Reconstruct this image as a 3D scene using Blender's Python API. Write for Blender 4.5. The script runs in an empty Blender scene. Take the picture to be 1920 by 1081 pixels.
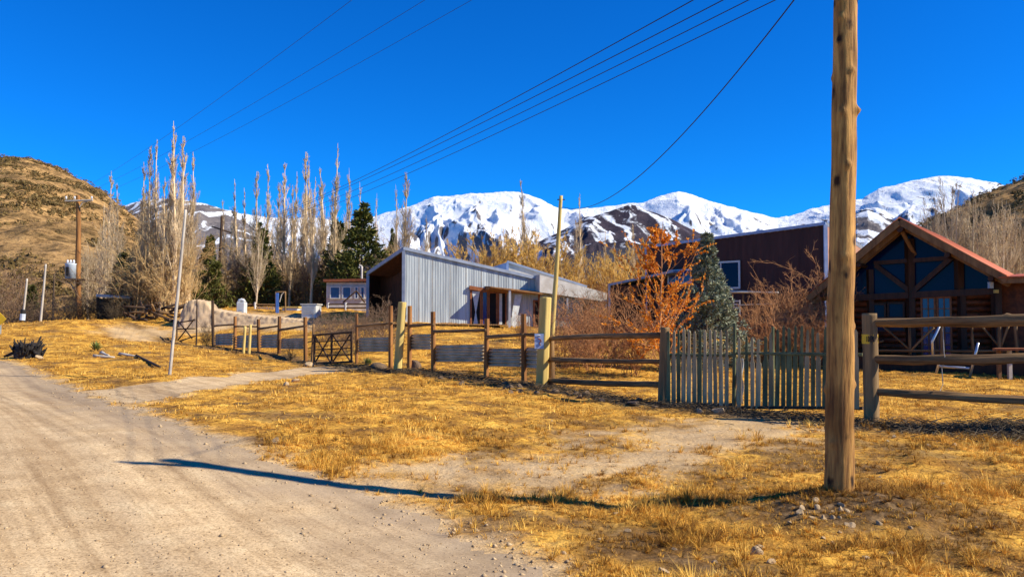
import bpy, math, random
import numpy as np
from mathutils import Vector, Matrix
random.seed(7)
C = bpy.context.scene
COL = C.collection
R = math.radians
# ------------------------------------------------------------------ camera
FPX = 28/36*1920
PITCH = math.atan(59.5/FPX)
CAMZ = 1.6
cam = bpy.data.cameras.new('camera'); cam.lens = 28; cam.sensor_width = 36
cam.clip_start = 0.1; cam.clip_end = 60000
co = bpy.data.objects.new('camera', cam); COL.objects.link(co)
co.location = (0, 0, CAMZ); co.rotation_euler = (math.pi/2+PITCH, 0, 0)
C.camera = co
# ------------------------------------------------------------------ light
SUN_EL = 36.5
sv = Vector((1, -0.2, 0)).normalized()*math.cos(R(SUN_EL)) + Vector((0, 0, math.sin(R(SUN_EL))))
sl = bpy.data.lights.new('sun', 'SUN'); sl.energy = 5.0; sl.angle = R(0.6); sl.color = (1, .92, .75)
so = bpy.data.objects.new('sun', sl); COL.objects.link(so)
so.rotation_euler = sv.to_track_quat('Z', 'Y').to_euler()
W = bpy.data.worlds.new('World'); C.world = W; W.use_nodes = True
wn = W.node_tree; bg = wn.nodes['Background']
sky = wn.nodes.new('ShaderNodeTexSky'); sky.sky_type = 'NISHITA'; sky.sun_disc = False
sky.sun_elevation = R(SUN_EL); sky.sun_rotation = math.atan2(1, -0.2)
sky.altitude = 2000; sky.air_density = 1.0; sky.dust_density = 0.0; sky.ozone_density = 6.0
hs = wn.nodes.new('ShaderNodeHueSaturation'); hs.inputs['Saturation'].default_value = 1.22
hs.inputs['Hue'].default_value = 0.5; hs.inputs['Value'].default_value = 1.0
wn.links.new(sky.outputs[0], hs.inputs['Color']); 
tn = wn.nodes.new('ShaderNodeMix'); tn.data_type = 'RGBA'; tn.blend_type = 'MULTIPLY'; tn.inputs[0].default_value = 1; tn.inputs[7].default_value = (.12, 1.03, 1.60, 1)
wn.links.new(hs.outputs[0], tn.inputs[6]); wn.links.new(tn.outputs[2], bg.inputs[0])
bg.inputs[1].default_value = 0.080
C.view_settings.view_transform = 'Standard'; C.view_settings.look = 'None'
C.view_settings.exposure = 0.62; C.view_settings.gamma = 1
C.render.engine = 'CYCLES'
C.cycles.max_bounces = 6; C.cycles.transparent_max_bounces = 8

# ------------------------------------------------------------------ helpers
def at(px, py, Y):
    a = (px-960)/FPX; b = (540.5-py)/FPX
    y = math.cos(PITCH)-b*math.sin(PITCH); z = math.sin(PITCH)+b*math.cos(PITCH)
    return Vector((a/y*Y, Y, CAMZ+z/y*Y))
def xa(px, py, Y): return at(px, py, Y).x
rngs = np.random.RandomState
# -- noise
_perm = rngs(3).permutation(512); _perm = np.concatenate([_perm, _perm, _perm])
_ang = rngs(5).rand(512)*2*math.pi; _gx = np.cos(_ang); _gy = np.sin(_ang)
def perlin(x, y, seed=0):
    x = np.asarray(x, float)+seed*17.31; y = np.asarray(y, float)+seed*9.77
    xi = np.floor(x).astype(int); yi = np.floor(y).astype(int); xf = x-xi; yf = y-yi
    u = xf*xf*xf*(xf*(xf*6-15)+10); v = yf*yf*yf*(yf*(yf*6-15)+10)
    def g(ix, iy, fx, fy):
        h = _perm[(_perm[ix % 512]+iy) % 512]; return _gx[h]*fx+_gy[h]*fy
    n00 = g(xi, yi, xf, yf); n10 = g(xi+1, yi, xf-1, yf); n01 = g(xi, yi+1, xf, yf-1); n11 = g(xi+1, yi+1, xf-1, yf-1)
    return (n00*(1-u)+n10*u)*(1-v)+(n01*(1-u)+n11*u)*v
def fbm(x, y, o=4, seed=0, gain=.5):
    s = 0; a = 1; f = 1
    for i in range(o): s = s+a*perlin(x*f, y*f, seed+i); a *= gain; f *= 2.03
    return s
def ridged(x, y, o=5, seed=0):
    s = 0; a = .5; f = 1; w = 1
    for i in range(o):
        n = 1-np.abs(perlin(x*f, y*f, seed+i)*1.6); n = n*n*w; w = np.clip(n*1.6, 0, 1); s = s+a*n; a *= .5; f *= 2.07
    return s
def sm(a, b, x):
    t = np.clip((x-a)/(b-a), 0, 1); return t*t*(3-2*t)
# -- linking
def wmat(o):
    m = o.matrix_parent_inverse @ o.matrix_basis if o.parent else o.matrix_basis
    return wmat(o.parent) @ m if o.parent else m
def link(o, parent=None):
    COL.objects.link(o)
    if parent is not None:
        o.parent = parent; o.matrix_parent_inverse = wmat(parent).inverted()
    return o
def tag(o, label=None, cat=None, group=None, kind=None):
    if label: o['label'] = label
    if cat: o['category'] = cat
    if group: o['group'] = group
    if kind: o['kind'] = kind
    return o
def thing(name, loc, label, cat, group=None):
    o = bpy.data.objects.new(name, None); o.location = loc; o.empty_display_size = .2; link(o)
    return tag(o, label, cat, group)
def mkmesh(name, V, F, mats, smooth=False, mi=None):
    me = bpy.data.meshes.new(name); V = np.asarray(V, np.float32)
    if isinstance(F, np.ndarray):
        k = F.shape[1]; n = F.shape[0]
        me.vertices.add(len(V)); me.vertices.foreach_set('co', V.ravel())
        me.loops.add(n*k); me.loops.foreach_set('vertex_index', F.astype(np.int32).ravel())
        me.polygons.add(n); me.polygons.foreach_set('loop_start', np.arange(0, n*k, k, dtype=np.int32))
        me.polygons.foreach_set('loop_total', np.full(n, k, np.int32))
        me.update(calc_edges=True)
    else:
        me.from_pydata([tuple(map(float, v)) for v in V], [], F); me.update()
    for m in (mats if isinstance(mats, (list, tuple)) else [mats]): me.materials.append(m)
    if mi is not None: me.polygons.foreach_set('material_index', np.asarray(mi, np.int32))
    if smooth: me.polygons.foreach_set('use_smooth', np.ones(len(me.polygons), bool))
    me.validate(); return me
def obj(name, V, F, mats, parent=None, org=None, smooth=False, mi=None):
    """mesh given in world coordinates; origin at org"""
    V = np.asarray(V, float)
    if org is None:
        org = np.array([V[:, 0].mean(), V[:, 1].mean(), V[:, 2].min()])
    org = np.array(org, float)
    o = bpy.data.objects.new(name, mkmesh(name, V-org, F, mats, smooth, mi))
    o.location = org; return link2(o, parent)
def link2(o, parent):
    COL.objects.link(o)
    if parent is not None:
        o.parent = parent; o.matrix_parent_inverse = wmat(parent).inverted()
    return o
def attr(me, name, vals):
    a = me.attributes.new(name, 'FLOAT', 'POINT'); a.data.foreach_set('value', np.asarray(vals, np.float32))
BOXF = [(0, 3, 2, 1), (4, 5, 6, 7), (0, 1, 5, 4), (1, 2, 6, 5), (2, 3, 7, 6), (3, 0, 4, 7)]
class MB:
    def __init__(s): s.V = []; s.F = []
    def add(s, V, F):
        n = len(s.V); s.V += [tuple(v) for v in V]; s.F += [tuple(i+n for i in f) for f in F]; return s
    def hexa(s, b, t):   # bottom quad, top quad
        return s.add(list(b)+list(t), BOXF)
    def bar(s, a, b, w, t, up=(0, 0, 1)):
        a = Vector(a); b = Vector(b); d = (b-a).normalized(); u = Vector(up)
        if abs(d.dot(u)) > .97: u = Vector((0, 1, 0)) if abs(d.y) < .9 else Vector((1, 0, 0))
        x = d.cross(u).normalized()*w/2; y = x.cross(d).normalized()*t/2
        return s.add([a-x-y, a+x-y, a+x+y, a-x+y, b-x-y, b+x-y, b+x+y, b-x+y], BOXF)
    def tube(s, pts, r, n=8, caps=True):
        pts = [Vector(p) for p in pts]; rr = r if isinstance(r, (list, tuple)) else [r]*len(pts); V = []; F = []
        for i, p in enumerate(pts):
            d = (pts[min(i+1, len(pts)-1)]-pts[max(i-1, 0)]).normalized()
            u = Vector((0, 0, 1)) if abs(d.z) < .9 else Vector((0, 1, 0))
            x = d.cross(u).normalized(); y = d.cross(x)
            for k in range(n):
                a = 2*math.pi*k/n; V.append(p+(x*math.cos(a)+y*math.sin(a))*rr[i])
        for i in range(len(pts)-1):
            for k in range(n): F.append((i*n+k, i*n+(k+1) % n, (i+1)*n+(k+1) % n, (i+1)*n+k))
        if caps: F.append(tuple(range(n-1, -1, -1))); F.append(tuple((len(pts)-1)*n+k for k in range(n)))
        return s.add(V, F)
    def build(s, name, mat, parent=None, smooth=False): return obj(name, s.V, s.F, mat, parent, smooth=smooth)
def segtubes(P0, P1, R0, R1, k=3):
    P0 = np.asarray(P0); P1 = np.asarray(P1); N = len(P0)
    d = P1-P0; L = np.linalg.norm(d, axis=1, keepdims=True)+1e-9; d = d/L
    u = np.where(np.abs(d[:, 2:3]) < .9, np.array([[0, 0, 1.]]), np.array([[0, 1., 0]]))
    x = np.cross(d, u); x /= np.linalg.norm(x, axis=1, keepdims=True)+1e-9; y = np.cross(d, x)
    V = np.zeros((N, 2*k, 3))
    for j in range(k):
        a = 2*math.pi*j/k; o = x*math.cos(a)+y*math.sin(a)
        V[:, j] = P0+o*np.reshape(R0, (-1, 1)); V[:, k+j] = P1+o*np.reshape(R1, (-1, 1))
    base = (np.arange(N)*2*k)[:, None]
    F = np.concatenate([base+np.array([[j, (j+1) % k, k+(j+1) % k, k+j]]) for j in range(k)], 0)
    return V.reshape(-1, 3), F
def grow(rng, P, D, L, R0, nseg=3, bend=.12, up=0.0, taper=.35, out=None):
    P = np.array(P, float); D = np.array(D, float); L = np.array(L, float).reshape(-1, 1); R0 = np.array(R0, float)
    nodes = [P.copy()]; dirs = []
    for i in range(nseg):
        D = D+rng.normal(0, bend, D.shape)+np.array([0, 0, up]); D /= np.linalg.norm(D, axis=1, keepdims=True)
        P1 = P+D*L/nseg; ra = R0*(1-(1-taper)*i/nseg); rb = R0*(1-(1-taper)*(i+1)/nseg)
        if out is not None: out.append((P, P1, ra, rb))
        P = P1; nodes.append(P.copy()); dirs.append(D.copy())
    return np.array(nodes), np.array(dirs)
def kids(rng, nodes, dirs, k, t0=.2, t1=1., ang=(.4, .8), side=None):
    ns = len(dirs); N = nodes.shape[1]
    t = rng.uniform(t0, t1, (N, k)); s = np.clip((t*ns).astype(int), 0, ns-1); f = t*ns-s; idx = np.repeat(np.arange(N)[:, None], k, 1)
    P = nodes[s, idx]*(1-f[..., None])+nodes[np.minimum(s+1, ns), idx]*f[..., None]; D = dirs[s, idx]
    r = rng.normal(0, 1, D.shape); r -= (r*D).sum(-1, keepdims=True)*D; r /= np.linalg.norm(r, axis=-1, keepdims=True)+1e-9
    a = rng.uniform(ang[0], ang[1], (N, k))[..., None]
    D2 = D*np.cos(a)+r*np.sin(a)
    return P.reshape(-1, 3), D2.reshape(-1, 3), t.ravel(), idx.ravel()
def segcat(out, k=3):
    P0 = np.concatenate([o[0] for o in out]); P1 = np.concatenate([o[1] for o in out])
    r0 = np.concatenate([np.broadcast_to(o[2], (len(o[0]),)) for o in out]); r1 = np.concatenate([np.broadcast_to(o[3], (len(o[0]),)) for o in out])
    return segtubes(P0, P1, r0, r1, k)
# -- materials
def mat(name, c1, c2=None, scale=6., stretch=(1, 1, 1), rough=.85, bump=.3, c3=None, metal=0., spec=.3, rnd=.0, detail=6, dist=.02, lo=.35, hi=.65, bscale=None):
    m = bpy.data.materials.new(name); m.use_nodes = True; nt = m.node_tree; n = nt.nodes; L = nt.links
    b = n['Principled BSDF']; b.inputs['Roughness'].default_value = rough; b.inputs['Metallic'].default_value = metal
    b.inputs['Specular IOR Level'].default_value = spec
    c2 = c2 or tuple(x*.7 for x in c1)
    tc = n.new('ShaderNodeTexCoord'); mp = n.new('ShaderNodeMapping'); mp.inputs['Scale'].default_value = stretch
    L.new(tc.outputs['Object'], mp.inputs[0])
    oi = n.new('ShaderNodeObjectInfo')
    cb = n.new('ShaderNodeVectorMath'); cb.operation = 'SCALE'; cb.inputs[0].default_value = (17, 31, 53); L.new(oi.outputs['Random'], cb.inputs['Scale'])
    L.new(cb.outputs[0], mp.inputs['Location'])
    nz = n.new('ShaderNodeTexNoise'); nz.inputs['Scale'].default_value = scale; nz.inputs['Detail'].default_value = detail; nz.inputs['Roughness'].default_value = .62
    L.new(mp.outputs[0], nz.inputs['Vector'])
    cr = n.new('ShaderNodeValToRGB'); L.new(nz.outputs['Fac'], cr.inputs[0])
    cr.color_ramp.elements[0].position = lo; cr.color_ramp.elements[0].color = (*c2, 1)
    cr.color_ramp.elements[1].position = hi; cr.color_ramp.elements[1].color = (*c1, 1)
    if c3:
        e = cr.color_ramp.elements.new(.28); e.color = (*c3, 1)
    col = cr.outputs[0]
    if rnd:
        h = n.new('ShaderNodeHueSaturation'); mr = n.new('ShaderNodeMapRange'); mr.inputs['To Min'].default_value = 1-rnd; mr.inputs['To Max'].default_value = 1+rnd
        L.new(oi.outputs['Random'], mr.inputs[0]); L.new(mr.outputs[0], h.inputs['Value']); L.new(col, h.inputs['Color']); col = h.outputs[0]
    L.new(col, b.inputs['Base Color'])
    if bump:
        bp = n.new('ShaderNodeBump'); bp.inputs['Strength'].default_value = bump; bp.inputs['Distance'].default_value = dist
        src = nz.outputs['Fac']
        if bscale:
            n2 = n.new('ShaderNodeTexNoise'); n2.inputs['Scale'].default_value = bscale; n2.inputs['Detail'].default_value = 4; L.new(mp.outputs[0], n2.inputs['Vector']); src = n2.outputs['Fac']
        L.new(src, bp.inputs['Height']); L.new(bp.outputs[0], b.inputs['Normal'])
    return m
def hx(s):
    v = [int(s[i:i+2], 16)/255 for i in (0, 2, 4)]
    return tuple(x/12.92 if x <= .04045 else ((x+.055)/1.055)**2.4 for x in v)
M = {}
M['pole'] = mat('pole_wood', (.52, .28, .075), (.22, .105, .03), 20, (1, 1, .10), bump=1.0, dist=.02, c3=(.05, .025, .01), lo=.40, hi=.60, detail=9)
M['rail'] = mat('weathered_rail_wood', (.30, .17, .065), (.09, .045, .018), 16, (1, 1, .10), bump=.9, dist=.015, rnd=.2, c3=(.06, .035, .015))
M['post'] = mat('brown_post_wood', (.36, .16, .045), (.15, .06, .018), 6, (1, 1, .12), bump=.5, dist=.01, rnd=.25)
M['dark'] = mat('dark_gate_wood', (.09, .05, .025), (.045, .025, .015), 8, (1, 1, .2), bump=.4)
M['pale'] = mat('pale_yellow_wood', (.62, .45, .14), (.47, .31, .085), 3, (1, 1, .25), bump=.25, dist=.01, c3=(.16, .09, .03), lo=.33, hi=.6)
M['grey'] = mat('grey_gate_post_wood', (.31, .19, .08), (.12, .07, .03), 10, (1, 1, .07), bump=.8, dist=.012, c3=(.03, .02, .012))
M['picket'] = mat('picket_wood', (.56, .42, .23), (.27, .20, .10), 6, (1, 1, .2), rnd=.25, bump=.3)
M['pgreen'] = mat('faded_green_paint', (.17, .18, .085), (.06, .07, .035), 7, (1, 1, .3), rnd=.25, bump=.2)
M['sheet'] = mat('galvanised_sheet', (.66, .52, .34), (.34, .26, .16), 2.5, (1, 1, 1), rough=.5, metal=.25, bump=.0, rnd=.08)
M['zinc'] = mat('zinc_house_wall', (.50, .54, .53), (.30, .33, .34), .9, (3.5, 3.5, .25), rough=.55, metal=.05, bump=.0, detail=9, c3=(.20, .19, .17), lo=.42, hi=.60)
M['trim'] = mat('blue_grey_trim', (.32, .36, .44), (.22, .26, .33), 3, bump=.05, rough=.6)
M['bluetrim'] = mat('blue_white_trim', (.36, .44, .62), (.25, .32, .48), 3, bump=.05, rough=.6)
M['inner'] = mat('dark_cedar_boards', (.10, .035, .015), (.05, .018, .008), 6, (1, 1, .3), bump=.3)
M['maroon'] = mat('maroon_cladding', (.078, .026, .019), (.045, .015, .011), 3, (1, 1, .15), bump=.1, rough=.7)
M['tan'] = mat('pinkish_tan_render', (.42, .22, .14), (.34, .17, .11), 3, bump=.1)
M['log'] = mat('varnished_dark_logs', (.22, .055, .014), (.08, .02, .006), 5, (1, 1, 1), bump=.2, rough=.55)
M['beam'] = mat('dark_beam', (.075, .027, .010), (.032, .011, .005), 6, (1, 1, .2), bump=.2, rough=.6)
M['rake'] = mat('brown_rafter_wood', (.30, .15, .055), (.16, .075, .03), 6, (1, 1, .2), bump=.2)
M['tile'] = mat('orange_roof_metal', (.50, .12, .03), (.33, .075, .02), 4, bump=.15, rough=.6)
M['rust'] = mat('rusty_roof_edge', (.30, .09, .035), (.16, .05, .025), 5, bump=.2)
M['white'] = mat('white_paint', (.62, .62, .60), (.48, .48, .46), 3, bump=.05, rough=.5)
M['whitew'] = mat('weathered_white_wall', (.62, .58, .52), (.45, .40, .34), 2, bump=.1)
M['frame'] = mat('red_brown_window_frame', (.34, .12, .045), (.2, .065, .025), 7, bump=.2)
M['curtain'] = mat('pale_curtain', (.6, .62, .6), (.45, .48, .48), 5, bump=.3, dist=.03)
M['black'] = mat('dark_interior', (.012, .010, .009), (.008, .007, .006), 3, bump=0)
M['steel'] = mat('bare_steel_tube', (.62, .62, .60), (.45, .45, .44), 6, rough=.3, metal=.7, bump=0)
M['greypole'] = mat('pale_concrete_pole', (.52, .46, .38), (.38, .33, .27), 6, (1, 1, .3), bump=.2)
M['wire'] = mat('black_wire', (.015, .015, .018), (.01, .01, .012), 3, bump=0, rough=.6)
M['porc'] = mat('white_porcelain', (.7, .7, .7), (.6, .6, .6), 3, bump=0, rough=.3)
M['trafo'] = mat('light_grey_enamel', (.55, .60, .66), (.42, .47, .53), 4, bump=.05, rough=.45)
M['char'] = mat('charred_wood', (.035, .028, .024), (.012, .01, .009), 9, bump=.8, dist=.04, c3=(.30, .25, .2), lo=.36, hi=.6)
M['rubble'] = mat('brown_rubble_stone', (.20, .13, .075), (.10, .065, .04), 9, bump=.6, dist=.02, rnd=.15)
M['stone'] = mat('pale_field_stone', (.60, .43, .24), (.28, .18, .09), 9, bump=.6, dist=.02, rnd=.15)
M['sand'] = mat('sandy_render', (.60, .43, .26), (.44, .31, .18), 1.5, bump=.5, dist=.06)
M['yellow'] = mat('yellow_sign_paint', (.80, .50, .02), (.72, .43, .02), 3, bump=0, rough=.5)
M['blue'] = mat('blue_paint', (.10, .22, .55), (.07, .16, .42), 3, bump=.05, rough=.4)
M['carblue'] = mat('dark_blue_car_paint', (.03, .07, .17), (.025, .055, .14), 3, bump=0, rough=.2, spec=.6)
M['tyre'] = mat('tyre_rubber', (.02, .02, .02), (.015, .015, .015), 8, bump=.1)
M['ink'] = mat('black_lettering', (.03, .025, .02), (.02, .018, .015), 5, bump=0)
M['poplar'] = mat('bare_poplar_bark', (.84, .63, .37), (.56, .38, .20), 4, (1, 1, .25), bump=.3, rnd=.18)
M['twig'] = mat('poplar_twigs', (.62, .47, .29), (.42, .30, .17), 1.2, bump=0, rnd=.18)
M['strawtwig'] = mat('straw_coloured_twigs', (.58, .39, .17), (.40, .25, .10), 1.0, bump=0, rnd=.15)
M['golden'] = mat('golden_willow_twigs', (.74, .47, .12), (.52, .29, .06), 1.0, bump=0, rnd=.15)
M['red'] = mat('reddish_shrub_twigs', (.52, .25, .095), (.30, .13, .055), 1.5, bump=0, rnd=.15)
M['brownbush'] = mat('brown_shrub_twigs', (.27, .17, .10), (.16, .10, .06), 1.5, bump=0, rnd=.15)
M['darkbush'] = mat('dark_bush_twigs', (.11, .075, .04), (.06, .045, .025), 2, bump=0, rnd=.15)
M['bark'] = mat('conifer_bark', (.14, .09, .055), (.08, .05, .03), 6, (1, 1, .3), bump=.4)
M['whitebark'] = mat('whitish_bare_bark', (.62, .50, .35), (.45, .34, .22), 4, (1, 1, .25), bump=.2, rnd=.1)
nt = M['pole'].node_tree; n = nt.nodes; b = n['Principled BSDF']; oldc = b.inputs['Base Color'].links[0].from_socket
tc = n.new('ShaderNodeTexCoord'); mp = n.new('ShaderNodeMapping'); mp.inputs['Scale'].default_value = (6, 6, 3.6); nt.links.new(tc.outputs['Object'], mp.inputs[0])
nzz = n.new('ShaderNodeTexNoise'); nzz.inputs['Scale'].default_value = 3; nt.links.new(mp.outputs[0], nzz.inputs['Vector'])
va = n.new('ShaderNodeVectorMath'); va.operation = 'ADD'; nt.links.new(mp.outputs[0], va.inputs[0]); vs = n.new('ShaderNodeVectorMath'); vs.operation = 'SCALE'; vs.inputs['Scale'].default_value = .35; nt.links.new(nzz.outputs['Color'], vs.inputs[0]); nt.links.new(vs.outputs[0], va.inputs[1])
vo = n.new('ShaderNodeTexVoronoi'); vo.inputs['Scale'].default_value = 1.0; nt.links.new(va.outputs[0], vo.inputs['Vector'])
kr = n.new('ShaderNodeValToRGB'); kr.color_ramp.elements[0].position = .10; kr.color_ramp.elements[0].color = (.10, .07, .05, 1); kr.color_ramp.elements[1].position = .26; kr.color_ramp.elements[1].color = (1, 1, 1, 1); nt.links.new(vo.outputs['Distance'], kr.inputs[0])
nl = n.new('ShaderNodeTexNoise'); nl.inputs['Scale'].default_value = 1.3; nl.inputs['Detail'].default_value = 5; nt.links.new(tc.outputs['Object'], nl.inputs['Vector'])
lr = n.new('ShaderNodeValToRGB'); lr.color_ramp.elements[0].position = .35; lr.color_ramp.elements[0].color = (.55, .48, .40, 1); lr.color_ramp.elements[1].position = .6; lr.color_ramp.elements[1].color = (1.15, 1.12, 1.1, 1); nt.links.new(nl.outputs['Fac'], lr.inputs[0])
m1 = n.new('ShaderNodeMix'); m1.data_type = 'RGBA'; m1.blend_type = 'MULTIPLY'; m1.inputs[0].default_value = 1; nt.links.new(oldc, m1.inputs[6]); nt.links.new(kr.outputs[0], m1.inputs[7])
m2 = n.new('ShaderNodeMix'); m2.data_type = 'RGBA'; m2.blend_type = 'MULTIPLY'; m2.inputs[0].default_value = 1; nt.links.new(m1.outputs[2], m2.inputs[6]); nt.links.new(lr.outputs[0], m2.inputs[7])
nt.links.new(m2.outputs[2], b.inputs['Base Color'])
def leafmat(name, c1, c2, c3, rough=.6, trans=0.0):
    m = bpy.data.materials.new(name); m.use_nodes = True; nt = m.node_tree; n = nt.nodes; L = nt.links; b = n['Principled BSDF']
    a = n.new('ShaderNodeAttribute'); a.attribute_name = 'tint'; cr = n.new('ShaderNodeValToRGB'); L.new(a.outputs['Fac'], cr.inputs[0])
    cr.color_ramp.elements[0].color = (*c1, 1); cr.color_ramp.elements[1].color = (*c3, 1); e = cr.color_ramp.elements.new(.5); e.color = (*c2, 1)
    L.new(cr.outputs[0], b.inputs['Base Color']); b.inputs['Roughness'].default_value = rough; b.inputs['Specular IOR Level'].default_value = .2
    if trans:
        tr = n.new('ShaderNodeBsdfTranslucent'); L.new(cr.outputs[0], tr.inputs[0]); mx = n.new('ShaderNodeMixShader'); mx.inputs[0].default_value = trans
        L.new(b.outputs[0], mx.inputs[1]); L.new(tr.outputs[0], mx.inputs[2]); L.new(mx.outputs[0], n['Material Output'].inputs[0])
    return m
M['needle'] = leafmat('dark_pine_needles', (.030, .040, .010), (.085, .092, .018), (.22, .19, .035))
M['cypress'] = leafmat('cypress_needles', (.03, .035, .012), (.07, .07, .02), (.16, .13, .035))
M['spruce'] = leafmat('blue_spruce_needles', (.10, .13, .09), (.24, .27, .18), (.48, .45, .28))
M['orange'] = leafmat('orange_autumn_leaves', (.42, .10, .010), (.76, .26, .016), (.96, .52, .08), trans=.35)
M['straw'] = leafmat('dry_grass_blades', (.22, .10, .018), (.68, .35, .045), (1.0, .66, .15), rough=.8, trans=.15)
M['yucca'] = leafmat('green_spiky_leaves', (.10, .14, .03), (.18, .22, .05), (.30, .30, .09))
M['scrub'] = leafmat('hill_scrub_leaves', (.075, .05, .014), (.14, .09, .026), (.26, .165, .05))
# glass
def glassmat(name, c, rough=.05, spec=.8):
    m = bpy.data.materials.new(name); m.use_nodes = True; b = m.node_tree.nodes['Principled BSDF']
    n = m.node_tree.nodes.new('ShaderNodeTexNoise'); n.inputs['Scale'].default_value = 1.3
    cr = m.node_tree.nodes.new('ShaderNodeValToRGB'); cr.color_ramp.elements[0].color = (*[x*.6 for x in c], 1); cr.color_ramp.elements[1].color = (*c, 1)
    m.node_tree.links.new(n.outputs[0], cr.inputs[0]); m.node_tree.links.new(cr.outputs[0], b.inputs['Base Color'])
    bp = m.node_tree.nodes.new('ShaderNodeBump'); bp.inputs['Strength'].default_value = .05; bp.inputs['Distance'].default_value = .05
    m.node_tree.links.new(n.outputs[0], bp.inputs['Height']); m.node_tree.links.new(bp.outputs[0], b.inputs['Normal'])
    b.inputs['Roughness'].default_value = rough; b.inputs['Specular IOR Level'].default_value = spec; return m
M['glass'] = glassmat('dark_window_glass', (.006, .012, .055), .12, .10)
M['glassb'] = glassmat('blue_window_glass', (.05, .055, .20), .1, spec=.4)

# ------------------------------------------------------------------ terrain
def fence_d(px):
    return float(np.interp(px, [320, 400, 440, 486, 523, 572, 590, 668, 750, 813, 912, 1020, 1243, 1630, 1920, 2300],
                           [41, 37.5, 35, 32.5, 30.5, 27.5, 26.8, 26, 24.3, 22.8, 21.3, 19.6, 15.4, 12.57, 11.5, 10.3]))
cp = [(0, 0, 0), (-5, 1, .05), (5, 0, 0), (10, 4, .05), (-9, 0, .1), (0, 4.5, -.03), (2.87, 7.2, -.02), (0, 7.4, -.13), (-1.9, 7.9, -.02),
      (-3.6, 8.5, .14), (-4.9, 8.9, .17), (-7, 6, .15), (-12, 8, .2), (5, 6, -.02), (8, 8, 0), (-25, 20, .3), (-25, 5, .3), (20, 6, .2), (14, 11, .05),
      (-25, -8, 0), (25, -8, 0), (0, -9, 0)]
def T(px, py, d): v = at(px, py, d); cp.append((v.x, v.y, v.z))
for a in [(1630, 790, 12.57), (1243, 755, 15.4), (1020, 722, 19.6), (983, 718, 20.2), (912, 708, 21.3), (813, 695, 22.8), (750, 692, 24.3), (668, 681, 26), (590, 683, 26.8),
          (486, 660, 32.5), (440, 656, 35), (400, 648, 37.5), (330, 640, 40), (317, 697, 20.8), (200, 601, 42), (90, 602, 42), (0, 617, 38), (300, 608, 45),
          (150, 640, 32), (50, 668, 26.3), (0, 670, 27), (180, 655, 28), (0, 640, 33), (110, 725, 19.5), (450, 712, 22), (757, 604, 42), (1090, 622, 42), (900, 640, 34), (1000, 640, 33),
          (1130, 700, 22.5), (1330, 672, 30), (1750, 690, 25), (1900, 700, 24), (1500, 650, 34), (1300, 620, 42), (650, 580, 52), (450, 588, 46), (560, 590, 46), (370, 583, 47),
          (450, 617, 43), (560, 617, 42), (360, 612, 44), (640, 600, 44), (820, 600, 52), (1750, 660, 34), (700, 640, 33), (600, 650, 33), (240, 600, 50), (-300, 640, 45), (-200, 690, 24)]: T(*a)
for x, y, z in [(0, 80, 2.6), (-45, 70, 1.4), (-25, 62, 1.3), (45, 75, 2.5), (-40, 110, 3), (0, 115, 3), (45, 115, 4), (90, 60, 2.5), (-90, 60, 2), (90, 10, .5), (-90, 10, .5), (90, 115, 4), (-90, 115, 4), (-14, 60, 2.2), (-23, 60, 1.2), (-22, 54, 1.5),  (20, 60, 2), (38, 36, .8)]:
    cp.append((x, y, z))
cp = np.array(cp)
def _phi(r2): return np.where(r2 > 0, .5*r2*np.log(r2+1e-12), 0)
_n = len(cp); _K = _phi(((cp[:, None, :2]-cp[None, :, :2])**2).sum(-1))+np.eye(_n)*1.5
_P = np.hstack([np.ones((_n, 1)), cp[:, :2]]); _A = np.block([[_K, _P], [_P.T, np.zeros((3, 3))]])
_w = np.linalg.solve(_A, np.concatenate([cp[:, 2], np.zeros(3)]))
def base_z(x, y):
    x = np.asarray(x, float); y = np.asarray(y, float); sh = x.shape
    xc = np.clip(x.ravel(), -90, 90); yc = np.clip(y.ravel(), -9, 115)
    out = np.zeros(len(xc))
    for i in range(0, len(xc), 40000):
        a = xc[i:i+40000]; b = yc[i:i+40000]
        r2 = (a[:, None]-cp[None, :, 0])**2+(b[:, None]-cp[None, :, 1])**2
        out[i:i+40000] = _phi(r2)@_w[:_n]+_w[_n]+_w[_n+1]*a+_w[_n+2]*b
    out = out.reshape(sh)
    return out+.14*np.exp(-(((x-2.93)/.75)**2+((y-6.95)/.6)**2))
def _bz(x, y): return float(base_z(np.array([x]), np.array([y]))[0])
def ray(px, py):
    lo = 1.5; v = at(px, py, 1.0); d = v-Vector((0, 0, CAMZ)); t = 1.5
    while t < 90:
        p = Vector((0, 0, CAMZ))+d*t
        if p.z <= _bz(p.x, p.y): return p
        t *= 1.02
    return Vector((0, 0, CAMZ))+d*t
def poly(pts): return np.array([ray(*p)[:2] for p in pts])
road_edge = poly([(0, 676), (40, 690), (110, 722), (225, 762), (330, 800), (450, 842), (560, 884), (690, 930), (830, 982), (1000, 1078)])
ROAD = np.vstack([[[-60, 46]], [[-24, 29.5]], road_edge, [[1.3, 3.0], [3.2, -1], [5, -9.5], [-60, -9.5]]])
PATHP = poly([(150, 735), (250, 726), (330, 716), (450, 703), (560, 692), (665, 686), (672, 692), (560, 706), (450, 722), (340, 740), (235, 764), (185, 750)])
PATCH = [poly([(1270, 792), (1400, 782), (1545, 800), (1470, 822), (1380, 850), (1230, 885), (1080, 905), (900, 925), (700, 935), (620, 905), (760, 880), (950, 868), (1120, 838), (1200, 815)]),
         poly([(200, 618), (290, 612), (330, 632), (250, 640), (200, 632)])]
SANDP = [poly([(330, 600), (420, 590), (560, 594), (590, 600), (590, 622), (440, 620), (350, 632), (330, 620)])]
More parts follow.
